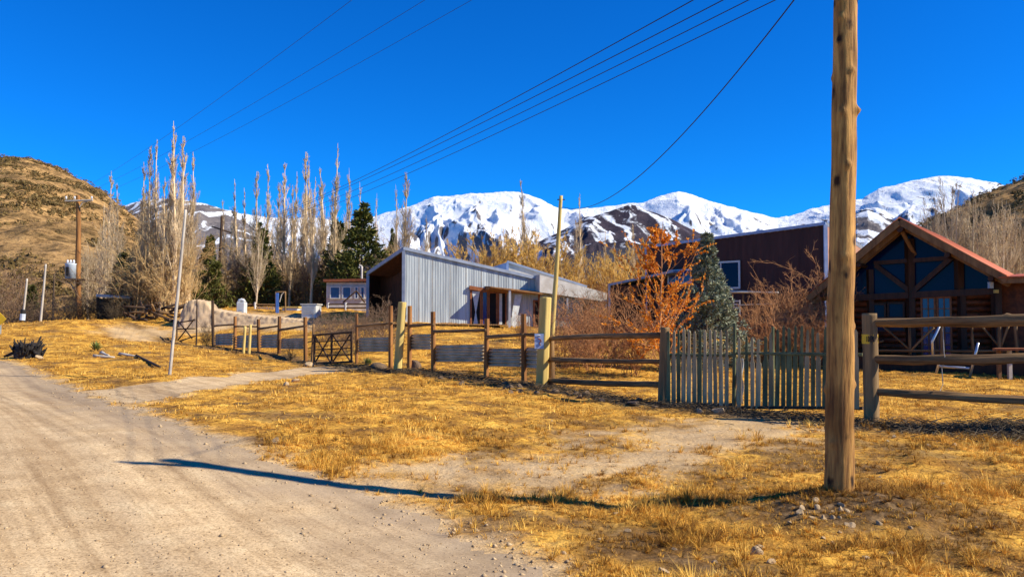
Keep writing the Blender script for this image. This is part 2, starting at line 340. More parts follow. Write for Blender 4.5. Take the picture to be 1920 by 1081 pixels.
def inpoly(x, y, P):
    c = np.zeros(x.shape, bool); n = len(P)
    for i in range(n):
        x1, y1 = P[i]; x2, y2 = P[(i+1) % n]
        k = ((y1 > y) != (y2 > y)) & (x < (x2-x1)*(y-y1)/(y2-y1+1e-12)+x1); c ^= k
    return c
def dpoly(x, y, P):
    d = np.full(x.shape, 1e9); n = len(P)
    for i in range(n):
        a = P[i]; b = P[(i+1) % n]; e = b-a; t = np.clip(((x-a[0])*e[0]+(y-a[1])*e[1])/(e@e+1e-9), 0, 1)
        d = np.minimum(d, np.hypot(x-a[0]-t*e[0], y-a[1]-t*e[1]))
    return np.where(inpoly(x, y, P), -d, d)
def dirtmask(x, y):
    wob = .42*fbm(x*.9, y*.9, 4, 3)+.28*fbm(x*3, y*3, 3, 9)
    near = (x > -62) & (x < 40) & (y > -10) & (y < 60)
    m = np.zeros(x.shape); xx = x[near]; yy = y[near]; w = wob[near]
    dr = dpoly(xx, yy, ROAD); dp = dpoly(xx, yy, PATHP)
    r = np.maximum(1-sm(-.15, .55, dr+w*.8), 1-sm(-.2, .3, dp+w))
    for P in PATCH: r = np.maximum(r, .8*(1-sm(-.6, .8, dpoly(xx, yy, P)+w*2.6)))
    s = np.zeros(xx.shape)
    for P in SANDP: s = np.maximum(s, 1-sm(-.6, .6, dpoly(xx, yy, P)+w*1.2))
    m[near] = np.maximum(r, s*.9); rd = np.full(x.shape, 99.); rd[near] = dr+w*.6; pd = np.full(x.shape, 99.); pd[near] = dp+w*.35
    return m, rd, pd
def relief(x, y, m):
    g = .05*fbm(x*.8, y*.8, 3, 21)+.03*fbm(x*2.6, y*2.6, 2, 33)+.055*np.maximum(0, fbm(x*3.7, y*3.7, 2, 35)+.05)
    far = .10*fbm(x*.28, y*.28, 3, 41)*sm(16, 30, y)
    r = .006*fbm(x*5, y*5, 2, 50)
    cd = (x*.79+y*.61); rut = .018*fbm(cd*1.6, (y*.79-x*.61)*.06, 3, 55)*m
    return (g+far)*(1-m)+r+rut+.012*fbm(x*.7, y*.7, 2, 61)*m
def ground_z(x, y):
    x = np.atleast_1d(np.asarray(x, float)); y = np.atleast_1d(np.asarray(y, float))
    m, _, _ = dirtmask(x, y); return base_z(x, y)+relief(x, y, m)
def gz(x, y): return float(ground_z(x, y)[0])
def axis(segs, ext0, ext1, n):
    a = []
    for s0, s1, st in segs: a += list(np.arange(s0, s1, st))
    a.append(segs[-1][1]); lo = segs[0][0]; hi = segs[-1][1]
    L = [lo-(ext0*((k/n)**2.6)) for k in range(n, 0, -1)] if ext0 else []
    H = [hi+(ext1*((k/n)**2.6)) for k in range(1, n+1)]
    return np.array(L+a+H)
gx = axis([(-64, -20, .6), (-20, -10, .2), (-10, 10, .1), (10, 20, .25), (20, 64, .8)], 4500, 4500, 26)
gy = axis([(-14, 2, .8), (2, 16, .09), (16, 30, .16), (30, 52, .3), (52, 118, 1.2)], 0, 4500, 30)
GX, GY = np.meshgrid(gx, gy); xs = GX.ravel(); ys = GY.ravel()
gm, grd, gpd = dirtmask(xs, ys); zs = base_z(xs, ys)+relief(xs, ys, gm)
dist = np.hypot(xs, ys); zs = zs-np.maximum(0, np.abs(xs)-90)*0.0
nx = len(gx); ny = len(gy); I = np.arange(nx*ny).reshape(ny, nx)
GF = np.stack([I[:-1, :-1].ravel(), I[:-1, 1:].ravel(), I[1:, 1:].ravel(), I[1:, :-1].ravel()], 1)
def groundmat(name, dirtonly=False):
    m = bpy.data.materials.new(name); m.use_nodes = True; nt = m.node_tree; n = nt.nodes; L = nt.links; b = n['Principled BSDF']
    b.inputs['Roughness'].default_value = .95; b.inputs['Specular IOR Level'].default_value = .1
    tc = n.new('ShaderNodeTexCoord')
    def noise(s, d=8, st=None, rot=0, ro=.65):
        v = tc.outputs['Object']
        if st:
            m0 = n.new('ShaderNodeMapping'); m0.inputs['Rotation'].default_value = (0, 0, rot); L.new(v, m0.inputs[0])
            mp = n.new('ShaderNodeMapping'); mp.inputs['Scale'].default_value = st; L.new(m0.outputs[0], mp.inputs[0]); v = mp.outputs[0]
        z = n.new('ShaderNodeTexNoise'); z.inputs['Scale'].default_value = s; z.inputs['Detail'].default_value = d; z.inputs['Roughness'].default_value = ro; L.new(v, z.inputs['Vector']); return z.outputs['Fac']
    def ramp(f, stops):
        c = n.new('ShaderNodeValToRGB'); L.new(f, c.inputs[0])
        while len(c.color_ramp.elements) < len(stops): c.color_ramp.elements.new(.5)
        for e, (p, col) in zip(c.color_ramp.elements, stops): e.position = p; e.color = (*col, 1)
        return c.outputs[0]
    def mix(f, a, bb, mode='MIX'):
        x = n.new('ShaderNodeMix'); x.data_type = 'RGBA'; x.blend_type = mode
        if isinstance(f, float): x.inputs[0].default_value = f
        else: L.new(f, x.inputs[0])
        L.new(a, x.inputs[6]); L.new(bb, x.inputs[7]); return x.outputs[2]
    dirt = ramp(noise(2.2), [(.3, (.46, .315, .165)), (.5, (.58, .41, .225)), (.7, (.66, .49, .28))])
    tracks = ramp(noise(1.0, 5, (1.7, .07, 1), -.66), [(.36, (.70, .66, .62)), (.47, (.92, .91, .90)), (.60, (1.12, 1.12, 1.1))])
    speck = ramp(noise(60, 3), [(.36, (.68, .65, .62)), (.5, (1, 1, 1)), (.68, (1.18, 1.18, 1.16))])
    dirt2 = mix(1.0, mix(1.0, dirt, tracks, 'MULTIPLY'), speck, 'MULTIPLY') if dirtonly else mix(1.0, dirt, speck, 'MULTIPLY')
    if dirtonly:
        ed_ = n.new('ShaderNodeAttribute'); ed_.attribute_name = 'edge'
        tr2 = ramp(noise(3.2, 6, (2.2, .05, 1), -.66), [(.36, (.80, .77, .74)), (.5, (1, 1, 1)), (.66, (1.1, 1.1, 1.1))])
        gr = ramp(noise(26, 5), [(.34, (.62, .58, .55)), (.47, (1, 1, 1)), (.66, (1.12, 1.12, 1.12))])
        d3 = mix(.8, mix(1.0, dirt2, tr2, 'MULTIPLY'), gr, 'MULTIPLY')
        gy_ = ramp(noise(1.5, 6), [(.3, (.24, .17, .105)), (.7, (.42, .31, .20))])
        out = mix(ed_.outputs['Fac'], d3, gy_)
    else:
        g1 = ramp(noise(1.3, 10), [(.32, (.17, .085, .025)), (.44, (.38, .19, .035)), (.56, (.70, .38, .06)), (.74, (.92, .58, .12))])
        g2 = ramp(noise(11, 6), [(.34, (.30, .24, .18)), (.45, (.85, .83, .80)), (.7, (1.25, 1.22, 1.15))])
        g3 = ramp(noise(48, 5), [(.34, (.45, .38, .30)), (.47, (.95, .94, .92)), (.66, (1.22, 1.2, 1.15))])
        g = mix(1.0, mix(1.0, g1, g2, 'MULTIPLY'), g3, 'MULTIPLY')
        a = n.new('ShaderNodeAttribute'); a.attribute_name = 'dirt'
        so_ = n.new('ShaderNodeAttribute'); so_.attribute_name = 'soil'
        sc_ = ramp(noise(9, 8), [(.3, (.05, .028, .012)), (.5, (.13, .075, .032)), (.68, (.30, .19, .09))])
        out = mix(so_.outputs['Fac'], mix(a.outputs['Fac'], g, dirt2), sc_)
    L.new(out, b.inputs['Base Color'])
    bp = n.new('ShaderNodeBump'); bp.inputs['Strength'].default_value = .5 if dirtonly else .8; bp.inputs['Distance'].default_value = .012 if dirtonly else .05
    L.new(noise(30 if dirtonly else 11, 8), bp.inputs['Height']); L.new(bp.outputs[0], b.inputs['Normal'])
    return m
M['ground'] = groundmat('dry_grass_ground'); M['road'] = groundmat('gravel_road', True)
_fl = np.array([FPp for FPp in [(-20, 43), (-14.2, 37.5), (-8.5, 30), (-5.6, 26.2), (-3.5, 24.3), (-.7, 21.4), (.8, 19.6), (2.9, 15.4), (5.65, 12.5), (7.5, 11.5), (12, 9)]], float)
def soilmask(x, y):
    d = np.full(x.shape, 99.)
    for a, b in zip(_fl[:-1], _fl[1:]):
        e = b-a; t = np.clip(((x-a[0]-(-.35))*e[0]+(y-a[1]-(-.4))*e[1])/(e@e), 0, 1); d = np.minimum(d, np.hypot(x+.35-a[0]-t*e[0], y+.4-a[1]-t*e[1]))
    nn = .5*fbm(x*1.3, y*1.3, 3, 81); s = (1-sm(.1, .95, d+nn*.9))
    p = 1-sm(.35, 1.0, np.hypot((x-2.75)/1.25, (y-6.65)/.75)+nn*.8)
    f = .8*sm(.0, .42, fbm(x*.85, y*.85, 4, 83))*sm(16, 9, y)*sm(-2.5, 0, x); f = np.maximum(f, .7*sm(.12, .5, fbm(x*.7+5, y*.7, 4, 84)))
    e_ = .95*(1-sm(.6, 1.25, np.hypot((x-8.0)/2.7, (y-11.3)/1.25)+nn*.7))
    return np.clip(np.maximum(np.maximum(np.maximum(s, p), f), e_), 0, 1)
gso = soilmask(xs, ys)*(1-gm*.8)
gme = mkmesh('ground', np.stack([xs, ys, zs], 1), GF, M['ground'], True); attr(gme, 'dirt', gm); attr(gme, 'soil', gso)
g = bpy.data.objects.new('ground', gme); COL.objects.link(g); tag(g, kind='structure')
def sheet(name, mask, mt, dz):
    fc = mask[GF].mean(1) < 0; f = GF[fc]; u, inv = np.unique(f.ravel(), return_inverse=True)
    V = np.stack([xs[u], ys[u], zs[u]+dz], 1); me = mkmesh(name, V, inv.reshape(-1, 4), mt, True); attr(me, 'edge', np.clip((.75 if name == 'road' else .3)*sm(-1.5, .1, (grd if name == 'road' else gpd-.4)[u]+.5*fbm(xs[u]*1.2, ys[u]*1.2, 3, 91)), 0, 1))
    o = bpy.data.objects.new(name, me); COL.objects.link(o); tag(o, kind='structure'); return o
sheet('road', grd, M['road'], .006)
sheet('path', np.where(grd < .5, 9., gpd), M['road'], .005)

# ------------------------------------------------------------------ grass
def grass(name, label, N, ymin, ymax, xfun, blades, h, w, seed, power=1.0, tl=(.25, 1.45)):
    rg = rngs(seed); y = ymin+(ymax-ymin)*rg.rand(N)**power; x = xfun(y, rg.rand(N))
    m, rd, pd = dirtmask(x, y)
    dens = .5+.9*fbm(x*.55, y*.55, 3, 77)+.7*fbm(x*2.2, y*2.2, 2, 78)
    keep = (rg.rand(N) > m*1.15) & (rd > .03) & (pd > .0) & (rg.rand(N) < np.clip(dens, .12, 1)); x = x[keep]; y = y[keep]
    z = ground_z(x, y); n = len(x)
    clump = sm(-.15, .5, fbm(x*1.1, y*1.1, 2, 90)); size = (.55+.75*clump)*rg.uniform(.6, 1.3, n)
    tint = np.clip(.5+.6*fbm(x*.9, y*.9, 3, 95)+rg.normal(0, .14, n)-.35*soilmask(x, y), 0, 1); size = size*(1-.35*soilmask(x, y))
    B = np.stack([x, y, z-.01], 1)[:, None, :].repeat(blades, 1)
    a = rg.rand(n, blades)*2*math.pi; tilt = rg.uniform(tl[0], tl[1], (n, blades)); hh = (size[:, None]*h*rg.uniform(.5, 1.2, (n, blades)))
    D = np.stack([np.cos(a)*np.sin(tilt), np.sin(a)*np.sin(tilt), np.cos(tilt)], -1)
    D2 = D.copy(); D2[..., 2] -= .35; D2[..., :2] *= 1.35; D2 /= np.linalg.norm(D2, axis=-1, keepdims=True)
    B[..., 0] += np.cos(a)*w*2*rg.rand(n, blades); B[..., 1] += np.sin(a)*w*2*rg.rand(n, blades)
    S = np.stack([-np.sin(a+.5), np.cos(a+.5), np.zeros_like(a)], -1)*w*rg.uniform(.6, 1.3, (n, blades))[..., None]/2
    mid = B+D*hh[..., None]*.55; tip = mid+D2*hh[..., None]*.5
    V = np.stack([B-S, B+S, mid+S*.8, mid-S*.8, tip], 2).reshape(-1, 3)
    k = np.arange(n*blades)*5
    F = np.concatenate([np.stack([k, k+1, k+2], 1), np.stack([k, k+2, k+3], 1), np.stack([k+3, k+2, k+4], 1)])
    me = mkmesh(name, V, F, M['straw']); t = np.clip(tint[:, None]+rg.normal(0, .16, (n, blades)), 0, 1)
    attr(me, 'tint', t.reshape(-1).repeat(5))
    o = bpy.data.objects.new(name, me); COL.objects.link(o); tag(o, label, 'grass', kind='stuff')
    print(name, n)
fan = lambda y, u: (u*1.5-.75)*y*1.02
rightfan = lambda y, u: -0.32*y+(u*1.05)*y
grass('dry_grass', 'short golden dry grass in the foreground around the bare wooden pole', 30000, 4.2, 11, rightfan, 17, .10, .0048, 11, .9)
grass('straw_litter', 'flattened dead straw matted on the ground around the big pole', 34000, 4.2, 15, rightfan, 9, .09, .0045, 16, .85, (1.25, 1.52))
grass('dry_grass', 'taller shaggy tussocks of golden grass among the short foreground grass', 1500, 4.3, 12, rightfan, 60, .17, .0045, 15, .9)
grass('dry_grass', 'golden dry grass between the dirt road and the fence line', 40000, 11, 26, fan, 9, .10, .010, 12, .8)
grass('dry_grass', 'yellow dry grass on the mound and bank beyond the fence', 34000, 26, 60, lambda y, u: (u*1.5-.75)*y, 5, .16, .02, 13, .8)

# ------------------------------------------------------------------ hills and mountains
def fanmesh(name, mt, prof, dr, df, zb, nu, nv, zfun, behind=.25, px0=None, px1=None, dvar=0, attrs=None):
    prof = np.array(prof, float); px = np.linspace(prof[0, 0], prof[-1, 0], nu); py = np.interp(px, prof[:, 0], prof[:, 1])
    t = np.linspace(0, 1+behind, nv); PX, TT = np.meshgrid(px, t); PY = np.interp(PX, prof[:, 0], prof[:, 1])
    DR = dr*(1+dvar*fbm(PX*.006, PX*0+3, 3, 5)); D = df+(DR-df)*TT
    k = (PX-960)/FPX; X = k*D; Y = D
    H = CAMZ+(599.7-PY)/FPX*DR*1.0
    Z = zfun(PX, TT, X, Y, H, zb)
    I = np.arange(nu*nv).reshape(nv, nu)
    F = np.stack([I[:-1, :-1].ravel(), I[:-1, 1:].ravel(), I[1:, 1:].ravel(), I[1:, :-1].ravel()], 1)
    me = mkmesh(name, np.stack([X.ravel(), Y.ravel(), Z.ravel()], 1), F, mt, True)
    if attrs: 
        for kk, vv in attrs(PX, TT, X, Y, Z, H).items(): attr(me, kk, vv.ravel())
    o = bpy.data.objects.new(name, me); COL.objects.link(o); tag(o, kind='structure'); return o, X, Y, Z
def snowmat(name, rock1, rock2, nscale):
    m = bpy.data.materials.new(name); m.use_nodes = True; nt = m.node_tree; n = nt.nodes; L = nt.links; b = n['Principled BSDF']
    b.inputs['Roughness'].default_value = .8; b.inputs['Specular IOR Level'].default_value = .1
    a = n.new('ShaderNodeAttribute'); a.attribute_name = 'snow'
    tc = n.new('ShaderNodeTexCoord'); nz = n.new('ShaderNodeTexNoise'); nz.inputs['Scale'].default_value = nscale; nz.inputs['Detail'].default_value = 10; nz.inputs['Roughness'].default_value = .78
    L.new(tc.outputs['Object'], nz.inputs['Vector'])
    ma = n.new('ShaderNodeMath'); ma.operation = 'MULTIPLY_ADD'; ma.inputs[1].default_value = 1.5; ma.inputs[2].default_value = -.75; L.new(nz.outputs['Fac'], ma.inputs[0])
    ad = n.new('ShaderNodeMath'); ad.operation = 'ADD'; L.new(a.outputs['Fac'], ad.inputs[0]); L.new(ma.outputs[0], ad.inputs[1])
    mr = n.new('ShaderNodeMapRange'); mr.inputs['From Min'].default_value = .40; mr.inputs['From Max'].default_value = .62; L.new(ad.outputs[0], mr.inputs[0])
    rk = n.new('ShaderNodeValToRGB'); L.new(nz.outputs['Fac'], rk.inputs[0]); rk.color_ramp.elements[0].position = .35; rk.color_ramp.elements[0].color = (*rock2, 1); rk.color_ramp.elements[1].position = .65; rk.color_ramp.elements[1].color = (*rock1, 1)
    mx = n.new('ShaderNodeMix'); mx.data_type = 'RGBA'; L.new(mr.outputs[0], mx.inputs[0]); L.new(rk.outputs[0], mx.inputs[6]); mx.inputs[7].default_value = (.80, .83, .88, 1)
    L.new(mx.outputs[2], b.inputs['Base Color'])
    bp = n.new('ShaderNodeBump'); bp.inputs['Strength'].default_value = .8; bp.inputs['Distance'].default_value = 40; L.new(nz.outputs['Fac'], bp.inputs['Height']); L.new(bp.outputs[0], b.inputs['Normal'])
    return m
M['snow'] = snowmat('snowy_rock', (.22, .19, .18), (.10, .09, .10), .009)
M['snowdark'] = snowmat('dark_rock_snow_streaks', (.075, .055, .065), (.030, .026, .040), .008)
prof1 = [(150, 440), (200, 400), (225, 385), (262, 375), (300, 371), (335, 373), (380, 381), (430, 394), (470, 403), (540, 409), (600, 407), (640, 416), (690, 407), (730, 396), (780, 381), (812, 367), (850, 365), (900, 360), (962, 357), (990, 362), (1020, 375), (1045, 388), (1072, 392), (1130, 386), (1180, 380), (1212, 377), (1240, 366), (1272, 357), (1300, 363), (1340, 378), (1380, 388), (1420, 398), (1460, 408), (1492, 401), (1530, 388), (1570, 380), (1620, 371), (1652, 352), (1700, 341), (1740, 332), (1782, 327), (1832, 333), (1870, 340), (1900, 348), (1960, 380), (2100, 430)]
def z1(PX, T_, X, Y, H, zb):
    s = T_.clip(0, 1); env = np.sin(np.pi*s.clip(0, 1))**.8
    wx = X/1000+.35*fbm(X/900, Y/900, 3, 8); wy = Y/1000+.35*fbm(X/900+9, Y/900, 3, 18)
    rd = ridged(wx*1.15+wy*.25, wy*.55-wx*.1, 8, 4)
    z = zb+(H-zb)*(s**1.25)+env*(rd-.55)*430+(1-env)*12*fbm(X/90, Y/90, 3, 2)*(T_ > .9)
    return z-(T_ > 1)*(T_-1)*(H-zb)*1.6
def a1(PX, T_, X, Y, Z, H):
    gyz, gxz = np.gradient(Z); dx = np.gradient(X, axis=1)+1e-6; dy = np.gradient(Y, axis=0)
    sx = gxz/dx; slope = np.abs(sx)
    n1 = fbm(X/260, Y/260, 5, 70); line = np.interp(PX, [150, 300, 430, 520, 700, 900, 1100, 1300, 1600, 1900], [.9, .9, .9, .5, .48, .46, .40, .42, .58, .66])
    hrel = (Z-0)/1450.
    n2 = fbm((X+.3*Y)/70+.8*fbm(X/200, Y/200, 3, 7), Y/420, 5, 72)
    s = .70+(T_-line)*1.2+n1*.5+n2*.95-(slope-.5)*.28*sm(1.0, .6, T_)
    s = np.where(n1*1.0+.55*fbm(X/110, Y/110, 3, 75) < -.50, s-.5*(.4+.6*(1-T_)), s)+.45*fbm((X+.2*Y)/28, Y/240, 3, 79)
    return {'snow': s.clip(-1, 1.6)}
fanmesh('mountains', M['snow'], prof1, 8200, 4600, -20, 1300, 320, z1, attrs=a1)
prof2 = [(960, 490), (1000, 456), (1040, 438), (1075, 420), (1100, 408), (1140, 396), (1165, 387), (1182, 381), (1200, 386), (1215, 393), (1240, 401), (1270, 414), (1300, 430), (1340, 448), (1400, 474), (1460, 500)]
def z2(PX, T_, X, Y, H, zb):
    s = T_.clip(0, 1); env = np.sin(np.pi*s)**.8
    rd = ridged(X/620+.3*fbm(X/500, Y/500, 3, 12), Y/1500, 5, 14)
    return zb+(H-zb)*(s**1.1)+env*(rd-.5)*190+3*fbm(X/40, Y/40, 2, 2)-(T_ > 1)*(T_-1)*(H-zb)*1.6
def a2(PX, T_, X, Y, Z, H):
    st = fbm((X+.25*Y)/70+1.1*fbm(X/240, Y/240, 3, 4), Y/700, 4, 44); c = sm(.30, .62, T_)*sm(1330, 1240, PX)
    return {'snow': (.02+c*.36+st*1.0*c).clip(-1, 1.5)}
fanmesh('mountains', M['snowdark'], prof2, 5000, 3000, -10, 420, 160, z2, attrs=a2)
prof2b = [(1560, 470), (1590, 425), (1608, 400), (1630, 392), (1660, 405), (1690, 425), (1730, 440), (1800, 470)]
fanmesh('mountains', M['snow'], prof2b, 5600, 3600, -10, 200, 120, z2, attrs=lambda PX, T_, X, Y, Z, H: {'snow': (.50+.8*fbm(X/120, Y/200, 4, 31)).clip(-1, 1.5)})
# left grey mountain spur with streaks of snow
prof2c = [(205, 420), (228, 388), (262, 374), (300, 370), (335, 372), (380, 380), (425, 394), (455, 412), (490, 440), (540, 475), (600, 520)]
fanmesh('mountains', M['snow'], prof2c, 5200, 3200, -10, 330, 140, z2, attrs=lambda PX, T_, X, Y, Z, H: {'snow': (-.02+.50*T_**3+1.0*fbm((X-.5*Y)/70+fbm(X/200, Y/200, 2, 3), Y/700, 4, 37)).clip(-1, 1.5)})
M['foot'] = mat('dark_wooded_foothill', (.050, .040, .034), (.022, .022, .026), .02, bump=.6, dist=8)
def z3(PX, T_, X, Y, H, zb):
    s = T_.clip(0, 1); return zb+(H-zb)*s+np.sin(np.pi*s)*25*fbm(X/120, Y/200, 4, 22)+2*fbm(X/20, Y/20, 2, 2)-(T_ > 1)*(T_-1)*(H-zb)*1.6
fanmesh('hills', M['foot'], [(560, 560), (640, 500), (700, 474), (760, 470), (830, 486), (900, 520), (980, 515), (1060, 485), (1120, 470), (1180, 462), (1230, 450), (1290, 448), (1350, 460), (1440, 480), (1560, 500), (1700, 520)], 2200, 900, 0, 260, 60, z3)
# brown scrub hills
def hillmat(name, cA, cB, cC):
    m = bpy.data.materials.new(name); m.use_nodes = True; nt = m.node_tree; n = nt.nodes; L = nt.links; b = n['Principled BSDF']
    b.inputs['Roughness'].default_value = .95; b.inputs['Specular IOR Level'].default_value = .1; tc = n.new('ShaderNodeTexCoord')
    def noise(s, d=8):
        z = n.new('ShaderNodeTexNoise'); z.inputs['Scale'].default_value = s; z.inputs['Detail'].default_value = d; z.inputs['Roughness'].default_value = .68; L.new(tc.outputs['Object'], z.inputs['Vector']); return z.outputs['Fac']
    c = n.new('ShaderNodeValToRGB'); L.new(noise(.055, 10), c.inputs[0]); c.color_ramp.elements[0].position = .40; c.color_ramp.elements[0].color = (*cC, 1); c.color_ramp.elements[1].position = .66; c.color_ramp.elements[1].color = (*cA, 1)
    e = c.color_ramp.elements.new(.50); e.color = (*cB, 1)
    c2 = n.new('ShaderNodeValToRGB'); L.new(noise(.6, 6), c2.inputs[0]); c2.color_ramp.elements[0].position = .36; c2.color_ramp.elements[0].color = (.35, .33, .28, 1); c2.color_ramp.elements[1].position = .52; c2.color_ramp.elements[1].color = (1.1, 1.1, 1.1, 1)
    mx = n.new('ShaderNodeMix'); mx.data_type = 'RGBA'; mx.blend_type = 'MULTIPLY'; mx.inputs[0].default_value = 1; L.new(c.outputs[0], mx.inputs[6]); L.new(c2.outputs[0], mx.inputs[7])
    L.new(mx.outputs[2], b.inputs['Base Color'])
    bp = n.new('ShaderNodeBump'); bp.inputs['Strength'].default_value = 1.0; bp.inputs['Distance'].default_value = 1.2; L.new(noise(.5, 6), bp.inputs['Height']); L.new(bp.outputs[0], b.inputs['Normal'])
    return m
M['hill'] = hillmat('brown_scrub_hill', (.54, .32, .12), (.36, .21, .08), (.13, .08, .03))
def zh(sd):
    def f(PX, T_, X, Y, H, zb):
        s = T_.clip(0, 1); return zb+(H-zb)*(s**.95)+np.sin(np.pi*s)*5*fbm(X/38, Y/60, 4, sd)+(.4+.6*s)*1.3*fbm(X/7, Y/9, 4, sd+5)-(T_ > 1)*(T_-1)*(H-zb)*1.2
    return f
def scrub(label, X, Y, Z, N, seed, s0, s1, tmax=.8):
    rg = rngs(seed); nv, nu = X.shape; i = rg.randint(2, int(nv*tmax), N*3); j = rg.randint(0, nu, N*3)
    dn = fbm(X[i, j]/22, Y[i, j]/30, 3, seed); k = rg.rand(N*3) < sm(-.25, .45, dn)*(.7+.3*(i/nv > .25)); i = i[k][:N]; j = j[k][:N]; n = len(i)
    P = np.stack([X[i, j]+rg.normal(0, 1, n), Y[i, j]+rg.normal(0, 1, n), Z[i, j]], 1)
    b = 18; q = rg.normal(0, 1, (n, b, 3)); q /= np.linalg.norm(q, axis=-1, keepdims=True); q[..., 2] = np.abs(q[..., 2])*.8
    s = rg.uniform(s0, s1, n)[:, None, None]; Cn = P[:, None]+q*s*rg.uniform(.5, 1, (n, b, 1)); 
    u = rg.normal(0, 1, (n, b, 3)); u /= np.linalg.norm(u, axis=-1, keepdims=True); v = np.cross(u, q); ls = s*.36
    V = np.stack([Cn-u*ls, Cn+v*ls, Cn+u*ls], 2).reshape(-1, 3); F = np.arange(len(V)).reshape(-1, 3)
    me = mkmesh('scrub', V, F, M['scrub']); attr(me, 'tint', np.clip(rg.normal(.45, .2, n), 0, 1).repeat(b*3))
    o = bpy.data.objects.new('scrub', me); COL.objects.link(o); tag(o, label, 'scrub', kind='stuff')
_, X, Y, Z = fanmesh('hills', M['hill'], [(-900, 420), (-500, 330), (-200, 300), (-60, 293), (0, 291), (40, 293), (75, 303), (110, 318), (150, 336), (190, 358), (225, 385), (260, 415), (300, 452), (350, 500), (420, 560), (480, 600)], 300, 95, 1.2, 560, 200, zh(3), dvar=.1)
scrub('dark scrub bushes scattered over the brown hillside beyond the transformer pole', X, Y, Z, 12000, 5, .35, 1.2, .95)
_, X, Y, Z = fanmesh('hills', M['hill'], [(1500, 600), (1600, 520), (1680, 455), (1735, 420), (1790, 393), (1840, 368), (1890, 347), (1930, 330), (2000, 300), (2150, 262), (2500, 250)], 240, 95, 3, 380, 160, zh(13), dvar=.05)
scrub('dark scrub bushes on the hill above the log chalet roof', X, Y, Z, 6000, 6, .35, 1.1, .95)

# ------------------------------------------------------------------ logs
def log(name, p0, p1, r0, r1, mt, parent=None, n=10, rings=None, wob=.06, seed=None, knots=0, square=False, yaw=.55):
    p0 = Vector(p0); p1 = Vector(p1); L = (p1-p0).length; rg = rngs(seed if seed is not None else random.randrange(9999))
    rings = rings or max(4, int(L/.18)); V = []
    ks = [(.9*(knots > 20)+rg.rand()*(L-.9*(knots > 20)), rg.rand()*6.28, rg.uniform(.1, .22)) for _ in range(knots)]
    ph = rg.rand(6)*6.28; sq = [(1, 1), (-1, 1), (-1, -1), (1, -1)]
    if square: n = 8
    for i in range(rings+1):
        t = i/rings; r = r0+(r1-r0)*t; cx = wob*r*2*math.sin(t*L*1.1+ph[0]); cy = wob*r*2*math.sin(t*L*.9+ph[1])
        for k in range(n):
            a = 2*math.pi*k/n+.39*square; rr = r*(1+wob*math.sin(2*a+ph[2]+t*3)+wob*.6*math.sin(5*a+ph[3]+t*L*2.3)+wob*.5*math.sin(t*L*7+ph[4]+a))
            if square: rr = r*(1+wob*.3*math.sin(t*L*3+ph[3])); rr = rr/max(abs(math.cos(a)), abs(math.sin(a)))
            for kz, ka, kh in ks:
                da = (a-ka+math.pi) % (2*math.pi)-math.pi; rr += r*kh*math.exp(-(da/.28)**2-((t*L-kz)/.035)**2)
            V.append((cx+rr*math.cos(a), cy+rr*math.sin(a), t*L))
    F = []
    for i in range(rings):
        for k in range(n): F.append((i*n+k, i*n+(k+1) % n, (i+1)*n+(k+1) % n, (i+1)*n+k))
    F.append(tuple(range(n-1, -1, -1))); F.append(tuple(rings*n+k for k in range(n)))
    me = mkmesh(name, V, F, mt); 
    me.polygons.foreach_set('use_smooth', np.array([len(p.vertices) == 4 and not square for p in me.polygons]))
    o = bpy.data.objects.new(name, me); dd = (p1-p0).normalized(); q = dd.to_track_quat('Z', 'Y')
    if abs(dd.z) > .8: q = Vector((0, 0, 1)).rotation_difference(dd) @ Matrix.Rotation(yaw, 3, 'Z').to_quaternion()
    o.rotation_mode = 'QUATERNION'; o.rotation_quaternion = q; o.location = p0
    return link2(o, parent)

# ------------------------------------------------------------------ big pole
base = at(1573, 925, 7.0); top = at(1576, 500, 7.06); dirp = (Vector((top.x-base.x, 0.03, top.z-base.z))).normalized()
base.z = gz(base.x, base.y); root = thing('utility_pole', base, 'rough bare round wooden pole rising out of the frame at the stony mound', 'utility pole')
PT = base+dirp*5.02
log('shaft', base-dirp*.5, PT, .128, .098, M['pole'], root, n=32, rings=320, wob=.05, seed=5, knots=46)
ar = Vector((1, -.05, .19)).normalized(); AT = base+dirp*4.74
log('crossarm', AT-ar*.85+Vector((0, -.12, 0)), AT+ar*.8+Vector((0, -.12, 0)), .055, .055, M['pole'], root, square=True)
arm_pts = []
for k, s in enumerate((-.78, -.42, .35, .72)):
    q = AT+ar*s+Vector((0, -.12, .05)); arm_pts.append(q+Vector((0, 0, .12)))
    MB().tube([q, q+Vector((0, 0, .06)), q+Vector((0, 0, .09)), q+Vector((0, 0, .14))], [.02, .045, .03, .035], 8).build('insulator', M['porc'], root, True)
# ------------------------------------------------------------------ wires
def wire(pts, r, label, group=None, name='power_line'):
    o = MB().tube(pts, r, 5).build(name, M['wire'], None, True); tag(o, label, 'power line', group); return o
def sag(a, b, s, n=28): return [a.lerp(b, i/n)-Vector((0, 0, 4*s*(i/n)*(1-i/n))) for i in range(n+1)]
def thru(img, ds, r, label, group=None):
    # wire through real points at the given distances, smoothly interpolated
    P = [at(x, y, d) for (x, y), d in zip(img, ds)]; out = []
    D = [p.y for p in P]; n = 40
    for i in range(n+1):
        t = i/n; d = D[0]*(D[-1]/D[0])**t; j = 0
        while j < len(P)-2 and d > P[j+1].y: j += 1
        f = (d-P[j].y)/(P[j+1].y-P[j].y); out.append(P[j].lerp(P[j+1], f))
    return out
PD = 58.
fp = at(408, 430, PD); fpb = gz(fp.x, fp.y)
ends = [(1300, 0, 400, 417), (1357, 0, 408, 424), (1407, 0, 417, 431), (1458, 0, 428, 438)]
